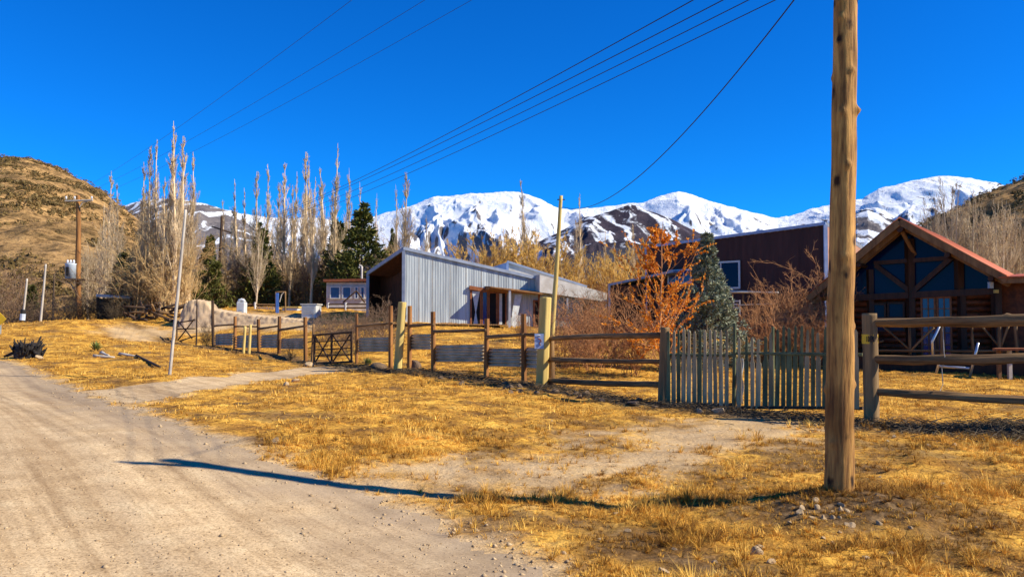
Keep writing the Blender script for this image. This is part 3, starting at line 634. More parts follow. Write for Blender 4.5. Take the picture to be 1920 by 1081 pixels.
lab = ['uppermost', 'second from the top', 'third from the top', 'lowest']
def wcat(a, b, q, r, label, group):
    # from end a (near) to b (far), passing q: solve parabola sag
    n = 36; ab = b-a; t = (q-a).dot(ab)/ab.dot(ab); l = a.lerp(b, t); s = (l.z-q.z)/(4*t*(1-t)) if 0 < t < 1 else 0
    return a, b, s
for k, (x0, y0, x1, y1) in enumerate(ends):
    a = arm_pts[k]; b = at(x1, y1, PD)
    # mid point depth where image passes (x0,y0): plane through a,b vertical
    hd = Vector((b.x-a.x, b.y-a.y)); tt = (x0-960)/FPX*math.cos(0)
    kx = at(x0, y0, 1.).x; s_ = (kx*a.y-a.x)/(hd.x-kx*hd.y)
    d = a.y+hd.y*s_; zq = at(x0, y0, d).z; l = a.z+(b.z-a.z)*s_
    sg = (l-zq)/(4*s_*(1-s_)) if .01 < s_ < .9 else .3
    sg = (.85, .68, .68, .64)[k]; a.z = (4.806, 4.822, 5.071, 5.108)[k]
    wire(sag(a, b, sg, 40), .0056, f'{lab[k]} of four black wires from the big pole down to the poplars', 'four wires from the big pole')
fr = thing('utility_pole', (fp.x, fp.y, fpb), 'thin dark wooden pole among the bare poplars where four wires end', 'utility pole')
log('shaft', (fp.x, fp.y, fpb-.3), (fp.x+.3, fp.y, at(408, 405, PD).z), .13, .09, M['dark'], fr)
log('crossarm', at(396, 424, PD)+Vector((0, .1, 0)), at(432, 436, PD)+Vector((0, .1, 0)), .05, .05, M['dark'], fr, square=True)
# slanted service pole + cable
sp0 = at(1030, 640, 25); sp1 = at(1052, 367, 25); sp0.z = gz(sp0.x, sp0.y)
sr = thing('service_pole', sp0, 'slim leaning pale wooden pole behind the yellow gate post, cable at its top', 'utility pole')
log('shaft', sp0-Vector((0, 0, .4)), sp1, .085, .055, M['pale'], sr, seed=3)
b1 = MB(); b1.bar(sp1+Vector((-.12, 0, -.12)), sp1+Vector((.12, 0, -.12)), .03, .03).build('bracket', M['dark'], sr)
a = base+dirp*4.45; q = sp1+Vector((.05, 0, -.35)); 
kx = at(1467, 0, 1.).x; hd = (q-a); s_ = (kx*a.y-a.x)/(hd.x-kx*hd.y); d = a.y+hd.y*s_; zq = at(1467, 0, d).z
_A = []; _B = []
for _px, _py in ((1467, 0), (1220, 300)):
    kx = at(_px, _py, 1.).x; s_ = (kx*a.y-a.x)/(hd.x-kx*hd.y); d = a.y+hd.y*s_; _A.append([1-s_, -4*s_*(1-s_)]); _B.append(at(_px, _py, d).z-q.z*s_)
_az, sg = np.linalg.solve(_A, _B); a.z = min(_az, PT.z-.05)
wire(sag(a, q, sg, 40), .0075, 'single black cable sagging from the big pole to the slim leaning pole')
# T pole with transformer
TB = at(147, 602, 58); TT_ = at(147, 366, 58); TB.z = gz(TB.x, TB.y)
tr = thing('utility_pole', TB, 'tall brown wooden utility pole with crossarm and grey transformer', 'utility pole')
log('shaft', TB-Vector((0, 0, .5)), TT_, .22, .13, M['post'], tr, seed=8)
c0 = at(122, 377, 57.8); c1 = at(174, 375, 57.8); log('crossarm', c0, c1, .06, .06, M['greypole'], tr, square=True)
MB().tube([at(149, 388, 57.8), at(155, 380, 57.8), at(165, 377, 57.8)], .035, 6).build('brace', M['greypole'], tr)
tw = []
for px in (124, 140, 172):
    q = at(px, 371, 57.8); MB().tube([q-Vector((0, 0, .12)), q, q+Vector((0, 0, .12))], [.04, .07, .05], 7).build('insulator', M['porc'], tr, True); tw.append(q)
pf = MB(); pf.bar(at(118, 524, 57.3), at(160, 524, 57.9), .9, .12).build('platform', M['dark'], tr)
MB().tube([at(122, 527, 57.6), at(133, 532, 57.8), at(139, 542, 58)], .05, 6).build('brace', M['greypole'], tr)
q = at(132, 522, 57.5)
MB().tube([q, q+Vector((0, 0, 1.0)), q+Vector((0, 0, 1.08)), q+Vector((0, 0, 1.12))], [.36, .36, .40, .2], 20).build('transformer_tank', M['trafo'], tr, True)
for dx in (-.22, 0, .22): MB().tube([q+Vector((dx, 0, 1.1)), q+Vector((dx, 0, 1.22)), q+Vector((dx, 0, 1.36))], [.05, .09, .04], 7).build('bushing', M['porc'], tr, True)
MB().bar(at(126, 500, 56.9), at(126, 517, 56.9), .22, .06).build('nameplate', M['char'], tr)
for k, (x0, lb) in enumerate(((660, 'leftmost'), (797, 'middle'), (885, 'rightmost'))):
    Q = at(x0, 0, 19.+k*.4); P1 = tw[k]; dz = 1.1; e = Q+(Q-P1)*((Q.y+6)/(P1.y-Q.y)); 
    t = (P1.y-Q.y)/(P1.y-e.y); s = .9; e.z += 4*s*t*(1-t)/t
    wire(sag(P1, e, s, 44), .0055, f'{lb} of the three thin wires running overhead from the transformer pole', 'three wires from the transformer pole')

# ------------------------------------------------------------------ simple poles left
def pole(name, px0, py0, px1, py1, d, r, mt, label, cat='pole', r1=None):
    a = at(px0, py0, d); b = at(px1, py1, d); a.z = gz(a.x, a.y)
    o = log(name, a-Vector((0, 0, .3)), b, r, r1 or r*.8, mt); tag(o, label, cat); return o
pole('tilted_pole', 317, 697, 348, 393, 20.8, .042, M['greypole'], 'slim leaning whitish pole standing on the grass mound beside the path', r1=.032)
pole('thin_pole', 75, 600, 86, 495, 46, .065, M['greypole'], 'thin leaning pale pole beside the small green conifer, taller of the pair')
pole('thin_pole', 99, 600, 102, 513, 56, .07, M['bark'], 'thin dark brown pole standing before the scrub hill')
o = thing('marker_post', at(41, 609, 44), 'thin pale pole with black and white banded lower part at the mound edge', 'post')
a = at(41, 609, 44); a.z = gz(a.x, a.y)-.1
log('shaft', a, at(51, 522, 44), .06, .045, M['greypole'], o)
MB().tube([at(42, 604, 43.98), at(44, 580, 43.98)], .13, 10).build('black_sleeve', M['ink'], o)
MB().tube([at(42, 600, 43.9), at(43, 588, 43.9)], .14, 10).build('white_band', M['trafo'], o)
# yellow sign at left edge
sg0 = at(0, 598, 36); sgr = thing('road_sign', (sg0.x, sg0.y, gz(sg0.x, sg0.y)), 'yellow diamond road sign at the left edge of the road', 'road sign')
MB().tube([(sg0.x-.0, sg0.y+.05, gz(sg0.x, sg0.y)-.2), (sg0.x, sg0.y+.05, sg0.z+.2)], .035, 8).build('post', M['steel'], sgr)
w = .30; c = sg0+Vector((-.08, 0, 0)); w2 = .36
MB().add([c+Vector(v) for v in [(-w2, 0, 0), (0, 0, -w2), (w2, 0, 0), (0, 0, w2), (-w2, .02, 0), (0, .02, -w2), (w2, .02, 0), (0, .02, w2)]], [(0, 1, 2, 3), (7, 6, 5, 4), (0, 4, 5, 1), (1, 5, 6, 2), (2, 6, 7, 3), (3, 7, 4, 0)]).build('sign_face', M['yellow'], sgr)

# ------------------------------------------------------------------ fences
def FP(px, py, off=0.): return at(px, py, fence_d(px)+off)
def corr(name, pa, pb, h, parent, mt, waves=5, amp=.03):
    """corrugated sheet between bottom points pa, pb, height h, ribs horizontal"""
    pa = Vector(pa); pb = Vector(pb); nrm = (pb-pa).cross(Vector((0, 0, 1))).normalized(); V = []; F = []; K = waves*8; nu = 6
    for j in range(K+1):
        t = j/K; off = nrm*amp*math.sin(2*math.pi*waves*t)
        for i in range(nu+1): V.append(pa.lerp(pb, i/nu)+Vector((0, 0, h*t))+off+nrm*.006*math.sin(i*2.1+t*5))
    for j in range(K):
        for i in range(nu): a = j*(nu+1)+i; F.append((a, a+1, a+nu+2, a+nu+1))
    o = obj(name, V, F, mt, parent, smooth=True); md = o.modifiers.new('thickness', 'SOLIDIFY'); md.thickness = .002; return o
f0 = FP(700, 681); f0.z = gz(f0.x, f0.y)
sf = thing('corrugated_sheet_fence', f0, 'brown post and rail fence with grey corrugated metal sheets before the zinc house', 'fence')
posts = [(400, 563, 650), (440, 593, 660), (486, 598, 663), (523, 593, 682), (573, 594, 684), (668, 588, 683), (733, 573, 672), (767, 573, 678), (813, 584, 696), (911, 597, 710), (983, 588, 721)]
for i, (px, t, b) in enumerate(posts):
    a = FP(px, b); tp = FP(px+(1 if i % 2 else -1)*1.2, t); a.z = min(a.z, gz(a.x, a.y))-.25
    r = .062 if px not in (668,) else .04
    log('post', a, tp, r*1.05, r, M['post'] if px > 420 else M['dark'], sf, square=True, wob=.05, seed=i)
sheets = [(403, 437, 625, 647), (443, 484, 628, 652), (489, 521, 627, 652), (526, 570, 634, 654), (672, 731, 632, 659), (770, 809, 626, 655), (816, 908, 646, 678), (915, 979, 652, 686), (986, 1009, 650, 689)]
for x0, x1, t, b in sheets:
    pa = FP(x0, b, .07); pb = FP(x1, b+(2 if x0 > 900 else 0), .07); h = (b-t)/FPX*fence_d((x0+x1)/2)
    corr('metal_sheet', pa, pb, h, sf, M['sheet'])
for x0, y0, x1, y1, rr in [(402, 611, 440, 608, .045), (440, 612, 486, 612, .04), (486, 616, 523, 610, .045), (523, 618, 573, 611, .045), (668, 611, 737, 605, .04), (765, 611, 814, 608, .045), (812, 621, 913, 618, .05), (911, 631, 984, 626, .05), (984, 626, 1010, 627, .045), (404, 660, 440, 662, .02)]:
    log('rail', FP(x0, y0, -.03), FP(x1, y1, -.03), rr, rr*.85, M['rail'], sf, wob=.12)
# left-end panels
lp = FP(348, 640); lp.z = gz(lp.x, lp.y)
hd_ = thing('hurdle', lp, 'dark stick hurdle with crossed braces at the far end of the fence', 'fence panel')
for x0, y0, x1, y1 in [(331, 645, 332, 600), (368, 652, 369, 560), (331, 604, 366, 600), (333, 616, 366, 616), (334, 640, 366, 630), (334, 637, 364, 598), (336, 604, 360, 634)]:
    log('pole' if abs(x0-x1) < 4 else 'rail', FP(x0, y0), FP(x1, y1), .035, .03, M['dark'], hd_, wob=.15)
tb = FP(383, 648)
# cross braced small gate
gp = FP(625, 683); gp.z = gz(gp.x, gp.y)
xg = thing('cross_braced_gate', gp, 'small dark wooden gate with two X braces in the sheet metal fence', 'gate')
for n_, x0, y0, x1, y1, rr in [('stile', 589, 681, 590, 627, .035), ('stile', 622, 680, 622, 625, .035), ('stile', 659, 678, 659, 622, .035), ('rail', 588, 628, 661, 622, .035), ('rail', 588, 641, 660, 637, .02), ('rail', 588, 655, 660, 652, .02), ('rail', 588, 667, 660, 664, .02), ('rail', 588, 681, 661, 678, .035),
                               ('brace', 591, 630, 620, 679, .025), ('brace', 620, 629, 591, 679, .025), ('brace', 624, 628, 657, 677, .025), ('brace', 657, 626, 624, 678, .025)]:
    log(n_, FP(x0, y0, 0 if n_ != 'brace' else .04), FP(x1, y1, 0 if n_ != 'brace' else .04), rr, rr, M['dark'], xg, square=True, wob=.04)
gpo = FP(585, 690); gpo.z = gz(gpo.x, gpo.y)
o = log('gate_post', gpo-Vector((0, 0, .2)), FP(588, 607), .05, .04, M['rail']); tag(o, 'slim grey brown post hanging the small X-braced gate', 'post')
for px, t, b, lb in ((457, 611, 676, 'shorter pale stake with round top before the sheet metal fence'), (467, 608, 676, 'taller pale slim stake leaning before the sheet metal fence')):
    a = at(px-1, b, fence_d(px)-3.5); a.z = gz(a.x, a.y)-.1
    o = log('stake', a, at(px+3, t, fence_d(px)-3.5), .055 if px < 460 else .06, .05, M['pale']); tag(o, lb, 'stake')
# pale gate posts
def palepost(pxb, pyb, pxt, pyt, w, label, dd=0):
    a = FP(pxb, pyb, dd); a.z = gz(a.x, a.y)-.2; b = at(pxt, pyt, a.y)
    o = log('gate_post', a, b, w, w*.93, M['pale'], square=True, wob=.04, rings=14); tag(o, label, 'gate post')
    md = o.modifiers.new('bevel', 'BEVEL'); md.width = .015; md.limit_method = 'ANGLE'; return o
pp1 = palepost(746, 694, 754, 566, .125, 'pale yellow square wooden post left of the zinc house wall, shadow across it', -.5)
pp2 = palepost(1016, 723, 1023, 557, .145, 'tall pale yellow square wooden post with small blue plaque on its side', -.3)
# plaque on post 2: its left side
c = at(1011, 640, 19.6-.3-.165); pl = thing('plaque', c-Vector((0, 0, .3)), 'small faded blue and white plaque with orange figure on the yellow post', 'sign')
MB().bar(c-Vector((0, 0, .17)), c+Vector((0, 0, .19)), .22, .012, up=(0, 1, 0)).build('plate', M['bluetrim'], pl)
c2 = c+Vector((0, -.012, 0))
MB().tube([c2+Vector(v) for v in [(-.03, 0, .08), (.03, 0, .05), (.05, 0, .0), (.0, 0, -.03), (.03, 0, -.09)]], .012, 5).build('emblem', M['rust'], pl)
MB().tube([c2+Vector(v) for v in [(-.07, 0, .13), (-.02, 0, .15), (.03, 0, .14)]], .014, 5).build('emblem', M['white'], pl)
# middle rail fence
m0 = FP(1130, 725); m0.z = gz(m0.x, m0.y)
mf = thing('rail_fence', m0, 'dark three-rail wooden fence between the yellow post and the picket fence', 'fence')
for x0, y0, x1, y1, rr in [(1027, 634, 1240, 628, .062), (1025, 674, 1240, 677, .058), (1022, 713, 1240, 721, .062)]:
    log('rail', FP(x0, y0), FP(x1, y1), rr, rr*.9, M['rail'], mf, wob=.12, rings=30)
a = FP(1034, 722, .15); a.z = gz(a.x, a.y)-.1; log('post', a, FP(1034, 630, .15), .085, .08, M['rail'], mf)
def thickpost(pxb, pyb, pxt, pyt, r, label):
    a = FP(pxb, pyb); a.z = gz(a.x, a.y); rt = thing('gate_post', a.copy(), label, 'gate post')
    log('shaft', a-Vector((0, 0, .3)), at(pxt, pyt, a.y), r, r*.93, M['grey'], rt, n=20, rings=40, wob=.04, seed=int(pxb)); return rt
t1 = thickpost(1242, 757, 1246, 613, .098, 'thick dark round post at the left end of the picket fence')
t2 = thickpost(1632, 793, 1631, 587, .115, 'thick grey round post with a yellow number band beside the big pole')
# yellow band with digits
bc = at(1631, 635, 12.57); hh = .11
bn = MB(); V = []; F = []
for j in range(2):
    for k in range(24): a = 2*math.pi*k/24; V.append(bc+Vector((.119*math.cos(a), .119*math.sin(a), (j-.5)*hh*1.35)))
for k in range(24): F.append((k, (k+1) % 24, 24+(k+1) % 24, 24+k))
bo = bn.add(V, F).build('number_band', M['yellow'], t2, True)
def seg(ch, u0, wd):
    S = {'1': [((.5, 0), (.5, 1))], '8': [((0, 0), (1, 0)), ((1, 0), (1, 1)), ((1, 1), (0, 1)), ((0, 1), (0, 0)), ((0, .5), (1, .5))], 'D': [((0, 0), (0, 1)), ((0, 1), (.8, .8)), ((.8, .8), (.8, .2)), ((.8, .2), (0, 0))], '5': [((1, 1), (0, 1)), ((0, 1), (0, .5)), ((0, .5), (1, .5)), ((1, .5), (1, 0)), ((1, 0), (0, 0))],
         '4': [((0, 1), (0, .4)), ((0, .4), (1, .4)), ((.7, 1), (.7, 0))], ')': [((.2, 0), (.6, .5)), ((.6, .5), (.2, 1))], ':': [((.4, .2), (.6, .2)), ((.4, .7), (.6, .7))]}[ch]
    mb = MB()
    for (a0, b0), (a1, b1) in S:
        def pt(u, v): an = -math.pi/2+(u0+u*wd)/.121; return bc+Vector((.121*math.cos(an), .121*math.sin(an), (v-.5)*.085))
        mb.bar(pt(a0, b0), pt(a1, b1), .011, .004, up=(0, 1, 0))
    return mb
for i, ch in enumerate('1D84:5)'): seg(ch, -.105+i*.031, .02).build('lettering', M['ink'], bo)
# right log fence
r0_ = FP(1780, 760); r0_.z = gz(r0_.x, r0_.y)
rf = thing('log_rail_fence', r0_, 'rough three-rail log fence in front of the log chalet', 'fence')
for x0, y0, x1, y1, ra, rb in [(1636, 607, 2090, 592, .058, .085), (1636, 671, 2090, 673, .058, .078), (1636, 735, 2090, 757, .052, .07)]:
    log('rail', FP(x0, y0, -.02), FP(x1, y1, -.02), ra, rb, M['rail'], rf, n=16, wob=.17, rings=90, knots=14)
a = FP(2095, 800); a.z = gz(a.x, a.y)-.3; log('post', a, FP(2095, 570), .11, .10, M['grey'], rf)
MB().tube([FP(1768, 615, -.08), FP(1770, 660, -.1), FP(1772, 672, -.09), FP(1766, 690, -.02), FP(1768, 720, 0), FP(1763, 732, -.09)], .007, 6).build('tie_wire', M['greypole'], rf)
# picket fence and gate
def picket(parent, px, t, b, mt, w, dd=0., lean=0.):
    a = FP(px, b, dd); tp = FP(px+lean, t, dd); rw = w; n = random.uniform(.6, 1)
    mid = a.lerp(tp, .64); side = Vector((.75, -.3, 0)).normalized(); th = Vector((.3, .75, 0)).normalized()*.012
    V = []; ws = [w/2, w/2, w*.34, w*.30, .006]; zs_ = [a, mid, mid.lerp(tp, .08), mid.lerp(tp, .9), tp]
    wob = [random.uniform(-.006, .006) for _ in ws]
    for p, ww, o_ in zip(zs_, ws, wob): V += [p-side*ww-th+side*o_, p+side*ww-th+side*o_, p+side*ww+th+side*o_, p-side*ww+th+side*o_]
    F = [(0, 3, 2, 1), (16, 17, 18, 19)]
    for j in range(4):
        for k in range(4): F.append((j*4+k, j*4+(k+1) % 4, j*4+4+(k+1) % 4, j*4+4+k))
    return obj('picket', V, F, mt, parent)
p0 = FP(1315, 765); p0.z = gz(p0.x, p0.y)
pf_ = thing('picket_fence', p0, 'short fixed run of narrow wooden pickets beside the thick dark post', 'picket fence')
rg = random.Random(4); px = 1254.
while px < 1372:
    picket(pf_, px, 622-rg.random()*8-(px-1254)*.02, 763+(px-1254)*.03, M['pgreen'] if rg.random() < .35 else M['picket'], rg.uniform(.066, .088), lean=rg.uniform(-1, 1)); px += rg.uniform(9, 11.)
for y in (664, 757): log('rail', FP(1250, y, .05), FP(1376, y+1, .05), .03, .03, M['pgreen'] if y < 700 else M['dark'], pf_, square=True)
log('post', FP(1376, 772, .03), FP(1377, 606, .03), .035, .03, M['pgreen'], pf_, square=True)
p0 = FP(1495, 770); p0.z = gz(p0.x, p0.y)
pg = thing('picket_gate', p0, 'wide hanging gate of uneven green and brown pickets left of the big pole', 'gate')
px = 1386.; i = 0
while px < 1618:
    t = (632 if px < 1445 else 614)+rg.uniform(-4, 8)*(.6 if px < 1445 else 1.3)
    picket(pg, px, t, 766, M['pgreen'] if rg.random() < (.3 if px < 1445 else .55) else M['picket'], rg.uniform(.066, .088), lean=rg.uniform(-2, 2)); px += rg.uniform(10.5, 13)
for y in (662, 763): log('rail', FP(1380, y, .05), FP(1618, y+2, .05), .028, .028, M['pgreen'] if y < 700 else M['dark'], pg, square=True)
log('stile', FP(1449, 767, .04), FP(1449, 612, .04), .028, .025, M['pgreen'], pg, square=True)
wsh = corr('metal_sheet', FP(1380, 757, .1), FP(1394, 757, .1), .82, pg, M['white'], 2)

# ------------------------------------------------------------------ buildings
class Frame:
    def __init__(s, px, d, rx, ry):
        s.r = Vector((rx, ry, 0)).normalized(); s.f = Vector((s.r.y, -s.r.x, 0)); x = xa(px, 560, d); s.P = Vector((x, d, 0))
    def S(s, px, v=0):
        k = at(px, 560, 1.).x; P = s.P+s.f*v; return (k*P.y-P.x)/(s.r.x-k*s.r.y)
    def pt(s, u, v, z): p = s.P+s.r*u+s.f*v; return Vector((p.x, p.y, z))
    def Z(s, px, py, v=0): u = s.S(px, v); p = s.P+s.r*u+s.f*v; return at(px, py, p.y).z
    def p(s, px, py, v=0): return s.pt(s.S(px, v), v, s.Z(px, py, v))
    def box(s, name, u0, u1, v0, v1, z0, z1, mt, parent, mb=None):
        b = mb or MB(); q = lambda z: [s.pt(u0, v0, z), s.pt(u0, v1, z), s.pt(u1, v1, z), s.pt(u1, v0, z)]
        b.hexa(q(z0), q(z1)); return b if mb else b.build(name, mt, parent)
    def ribs(s, name, u0, u1, zb, zt, per, amp, mt, parent, v=0., square=False):
        V = []; F = []; n = int((u1-u0)/per)*4; 
        for i in range(n+1):
            u = u0+(u1-u0)*i/n; ph = i % 4
            a = (amp if ph in (1, 2) else 0) if square else amp*(.5+.5*math.sin(i*math.pi/2))
            V += [s.pt(u, v+a, zb(u)), s.pt(u, v+a, zt(u))]
        for i in range(n): F.append((2*i, 2*i+2, 2*i+3, 2*i+1))
        return obj(name, V, F, mt, parent)
    def window(s, u0, u1, z0, z1, v, parent, fm, gm, mull=(1, 1), fw=.07, name='window', curtain=None):
        mb = MB()
        for a, b, c, d in [(u0, u1, z0, z0+fw), (u0, u1, z1-fw, z1)]: s.box('', a, b, v, v+.06, c, d, None, None, mb)
        for a, b in [(u0, u0+fw), (u1-fw, u1)]: s.box('', a, b, v, v+.058, z0+fw, z1-fw, None, None, mb)
        for i in range(1, mull[0]):
            c = u0+(u1-u0)*i/mull[0]; s.box('', c-fw*.3, c+fw*.3, v, v+.05, z0+fw, z1-fw, None, None, mb)
        for i in range(1, mull[1]):
            c = z0+(z1-z0)*i/mull[1]; s.box('', u0+fw, u1-fw, v, v+.045, c-fw*.25, c+fw*.25, None, None, mb)
        o = mb.build(name, fm, parent); s.box('pane', u0+fw*.5, u1-fw*.5, v+.005, v+.02, z0+fw*.5, z1-fw*.5, gm, o); return o
def lerp(a, b, t): return a+(b-a)*t
# ---- zinc house
A = Frame(757, 42, .951, .309); uB = A.S(1092); zt0 = A.Z(757, 466); zt1 = A.Z(1092, 542); zb0 = A.Z(757, 606)-.3; zb1 = A.Z(1092, 632)-.4
zr = thing('zinc_house', A.pt(0, 0, zb0+.3), 'long low house clad in weathered grey corrugated metal with sloping roof', 'house')
ztf = lambda u: lerp(zt0, zt1, u/uB); zbf = lambda u: lerp(zb0, zb1, u/uB)
A.ribs('metal_wall', 0, uB, zbf, ztf, .14, .011, M['zinc'], zr)
sm_ = MB(); uu = .8
while uu < uB-.3: sm_.bar(A.pt(uu, .012, zbf(uu)), A.pt(uu, .012, ztf(uu)-.05), .02, .012, up=(0, 1, 0)); uu += random.uniform(.72, .98)
sm_.build('panel_seams', M['sheet'], zr)
# roof edge flashing + roof plane falling to the back
mb = MB(); mb.bar(A.pt(-.05, .06, zt0+.02), A.pt(uB+.05, .06, zt1+.02), .12, .16).build('roof_flashing', M['trim'], zr)
mb = MB(); mb.bar(A.pt(-.02, .04, zb0), A.pt(-.02, .04, zt0), .16, .12, up=(0, 1, 0)).build('corner_trim', M['trim'], zr)
B_ = at(690, 512, 45.3); Bb = Vector((B_.x, B_.y, A.Z(757, 606)-.2)); A0t = A.pt(0, 0, zt0); A0b = A.pt(0, 0, zb0)
roofb = [A0t, A.pt(uB, 0, zt1), A.pt(uB, -6, zt1-.7), A.pt(.5, -6.5, zt0-1.0), B_]
MB().add([p+Vector((0, 0, .03)) for p in roofb]+[p+Vector((0, 0, -.09)) for p in roofb], [(0, 1, 2, 3, 4), (9, 8, 7, 6, 5), (0, 5, 6, 1), (1, 6, 7, 2), (2, 7, 8, 3), (3, 8, 9, 4), (4, 9, 5, 0)]).build('roof', M['zinc'], zr)
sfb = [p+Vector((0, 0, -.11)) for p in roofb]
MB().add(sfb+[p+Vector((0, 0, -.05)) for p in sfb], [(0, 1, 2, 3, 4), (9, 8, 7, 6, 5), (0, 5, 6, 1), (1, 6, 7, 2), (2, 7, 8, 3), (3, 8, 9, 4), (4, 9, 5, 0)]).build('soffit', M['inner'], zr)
# gable side: portal frame and recessed dark wall
dv = (B_-A0t); inn = Vector((.35, .93, 0)).normalized()*1.3
MB().bar(A0t+Vector((0, 0, -.02)), B_+Vector((0, 0, -.02)), .16, .2).build('verge_board', M['trim'], zr)
MB().bar(Vector((B_.x, B_.y, Bb.z)), B_, .16, .16, up=(0, 1, 0)).build('corner_trim', M['trim'], zr)
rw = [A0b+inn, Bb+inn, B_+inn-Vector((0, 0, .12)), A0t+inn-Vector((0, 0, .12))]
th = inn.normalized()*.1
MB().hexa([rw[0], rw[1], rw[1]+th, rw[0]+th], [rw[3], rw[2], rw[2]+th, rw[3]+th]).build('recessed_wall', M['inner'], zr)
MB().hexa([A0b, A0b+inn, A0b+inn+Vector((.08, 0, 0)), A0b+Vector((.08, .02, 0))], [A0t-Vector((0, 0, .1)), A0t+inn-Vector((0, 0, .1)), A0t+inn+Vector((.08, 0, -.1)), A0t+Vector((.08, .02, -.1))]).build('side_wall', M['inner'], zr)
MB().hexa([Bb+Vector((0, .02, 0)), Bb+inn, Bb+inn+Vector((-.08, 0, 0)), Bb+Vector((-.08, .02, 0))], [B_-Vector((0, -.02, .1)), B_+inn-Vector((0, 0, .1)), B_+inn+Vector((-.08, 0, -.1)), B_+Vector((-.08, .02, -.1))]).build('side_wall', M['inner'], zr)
dd_ = (Bb-A0b); dd_.z = 0; dn = dd_.normalized()
d0 = A0b+inn*.93+dn*.25+Vector((0, 0, .3)); d1 = d0+dn*1.0
dr_ = MB().hexa([d0, d1, d1+th*.4, d0+th*.4], [d0+Vector((0, 0, 2.1)), d1+Vector((0, 0, 2.1)), d1+th*.4+Vector((0, 0, 2.1)), d0+th*.4+Vector((0, 0, 2.1))]).build('door', M['black'], zr)
MB().bar(d0+Vector((0, 0, 2.0))-th*.3, d1+Vector((0, 0, 2.0))-th*.3, .06, .3).build('lintel', M['greypole'], dr_)
# back bodies
MB().hexa([A.pt(.6, -1.6, zb0), A.pt(uB, -.02, zb1), A.pt(uB, -6, zb1), A.pt(.6, -6.4, zb0)], [A.pt(.6, -1.6, zt0-.4), A.pt(uB, -.02, zt1-.1), A.pt(uB, -6, zt1-.8), A.pt(.6, -6.4, zt0-1.2)]).build('back_wall', M['zinc'], zr)
# French door group
u = [A.S(x) for x in (881, 902, 914, 932, 949)]; zt_ = A.Z(915, 546); zd = A.Z(915, 617)
w1 = A.window(u[0], u[1], zd-.05, zt_+.12, .04, zr, M['frame'], M['black'], fw=.09, name='window')
MB().add([A.pt(lerp(u[0], u[1], t), .09, z) for t, z in [(.15, zt_), (.85, zt_), (.52, lerp(zt_, zd, .55)), (.75, zd), (.2, zd), (.45, lerp(zt_, zd, .55))]], [(0, 5, 2, 1), (5, 4, 3, 2)]).build('curtain', M['curtain'], w1)
w2 = A.window(u[1]+.02, u[2], zd-.05, zt_, .04, zr, M['frame'], M['glassb'], fw=.06, name='window')
w3 = A.window(u[2]+.02, u[3], zd-.1, zt_-.02, .04, zr, M['frame'], M['black'], fw=.08, name='door')
w4 = A.window(u[3]+.02, u[4], zd-.1, zt_-.02, .04, zr, M['frame'], M['black'], fw=.08, name='door')
A.box('curtain', lerp(u[3], u[4], .15), lerp(u[3], u[4], .5), .07, .09, zd, zt_-.12, M['curtain'], w4)
MB().bar(A.pt(A.S(879), .12, zt_+.2), A.pt(A.S(917), .14, zt_+.02), .14, .2).build('lintel', M['frame'], zr)
# canopy
cz0 = A.Z(909, 536); cz1 = A.Z(1008, 549); ua, ub = A.S(909), A.S(1006)
MB().hexa([A.pt(ua, .02, cz0-.3), A.pt(ua, 1.1, cz0-.12), A.pt(ub, 1.1, cz1-.12), A.pt(ub, .02, cz1-.05)], [A.pt(ua, .02, cz0), A.pt(ua, 1.1, cz0-.06), A.pt(ub, 1.1, cz1-.06), A.pt(ub, .02, cz1+.1)]).build('canopy', M['rake'], zr)
MB().bar(A.pt(A.S(955, 1.0), 1.0, zb1), A.pt(A.S(956, 1.0), 1.0, A.Z(955, 542, 1.0)), .12, .12, up=(0, 1, 0)).build('canopy_post', M['white'], zr)
V = [A.p(966, 552, .6), A.p(979, 551, .6), A.p(971, 590, .7), A.p(966, 622, .75), A.p(960, 620, .75), A.p(960, 588, .7)]
cl = MB().add(V, [(0, 5, 2, 1), (5, 4, 3, 2)]).build('hanging_cloth', M['curtain'], None); tag(cl, 'grey cloth hanging under the canopy of the zinc house', 'cloth')
A.window(A.S(999), A.S(1013), A.Z(1000, 612), A.Z(1000, 562), .04, zr, M['frame'], M['black'], fw=.1)
MB().bar(A.pt(A.S(1010), .1, zb1), A.pt(A.S(1010), .1, A.Z(1010, 543)), .12, .1, up=(0, 1, 0)).build('door_post', M['frame'], zr)
# upper roof block behind
D_ = Frame(952, 47, .985, .174); uE = D_.S(1100); q0 = D_.Z(952, 491); q1 = D_.Z(1100, 538)
MB().hexa([D_.pt(0, 0, q0-1.5), D_.pt(uE, 0, q1-1), D_.pt(uE, -3, q1-1), D_.pt(-1.2, -3, q0-1.5)], [D_.pt(0, 0, q0), D_.pt(uE, 0, q1), D_.pt(uE, -3, q1), D_.pt(-1.2, -3, q0-.35)]).build('upper_block', M['whitew'], zr)
MB().bar(D_.pt(-.05, .05, q0+.03), D_.pt(uE, .05, q1+.03), .1, .12).build('roof_flashing', M['trim'], zr)
MB().bar(D_.pt(-.02, .05, q0-.9), D_.pt(-.02, .05, q0), .14, .1, up=(0, 1, 0)).build('corner_trim', M['bluetrim'], zr)
MB().hexa([D_.pt(-.05, 0, q0-1.0), D_.pt(-1.25, -3, q0-1.0), D_.pt(-1.3, -3, q0-1.), D_.pt(-.1, 0, q0-1.)], [D_.pt(-.05, 0, q0-.05), D_.pt(-1.25, -3, q0-.35), D_.pt(-1.3, -3, q0-.35), D_.pt(-.1, 0, q0-.05)]).build('side_wall', M['bluetrim'], zr)
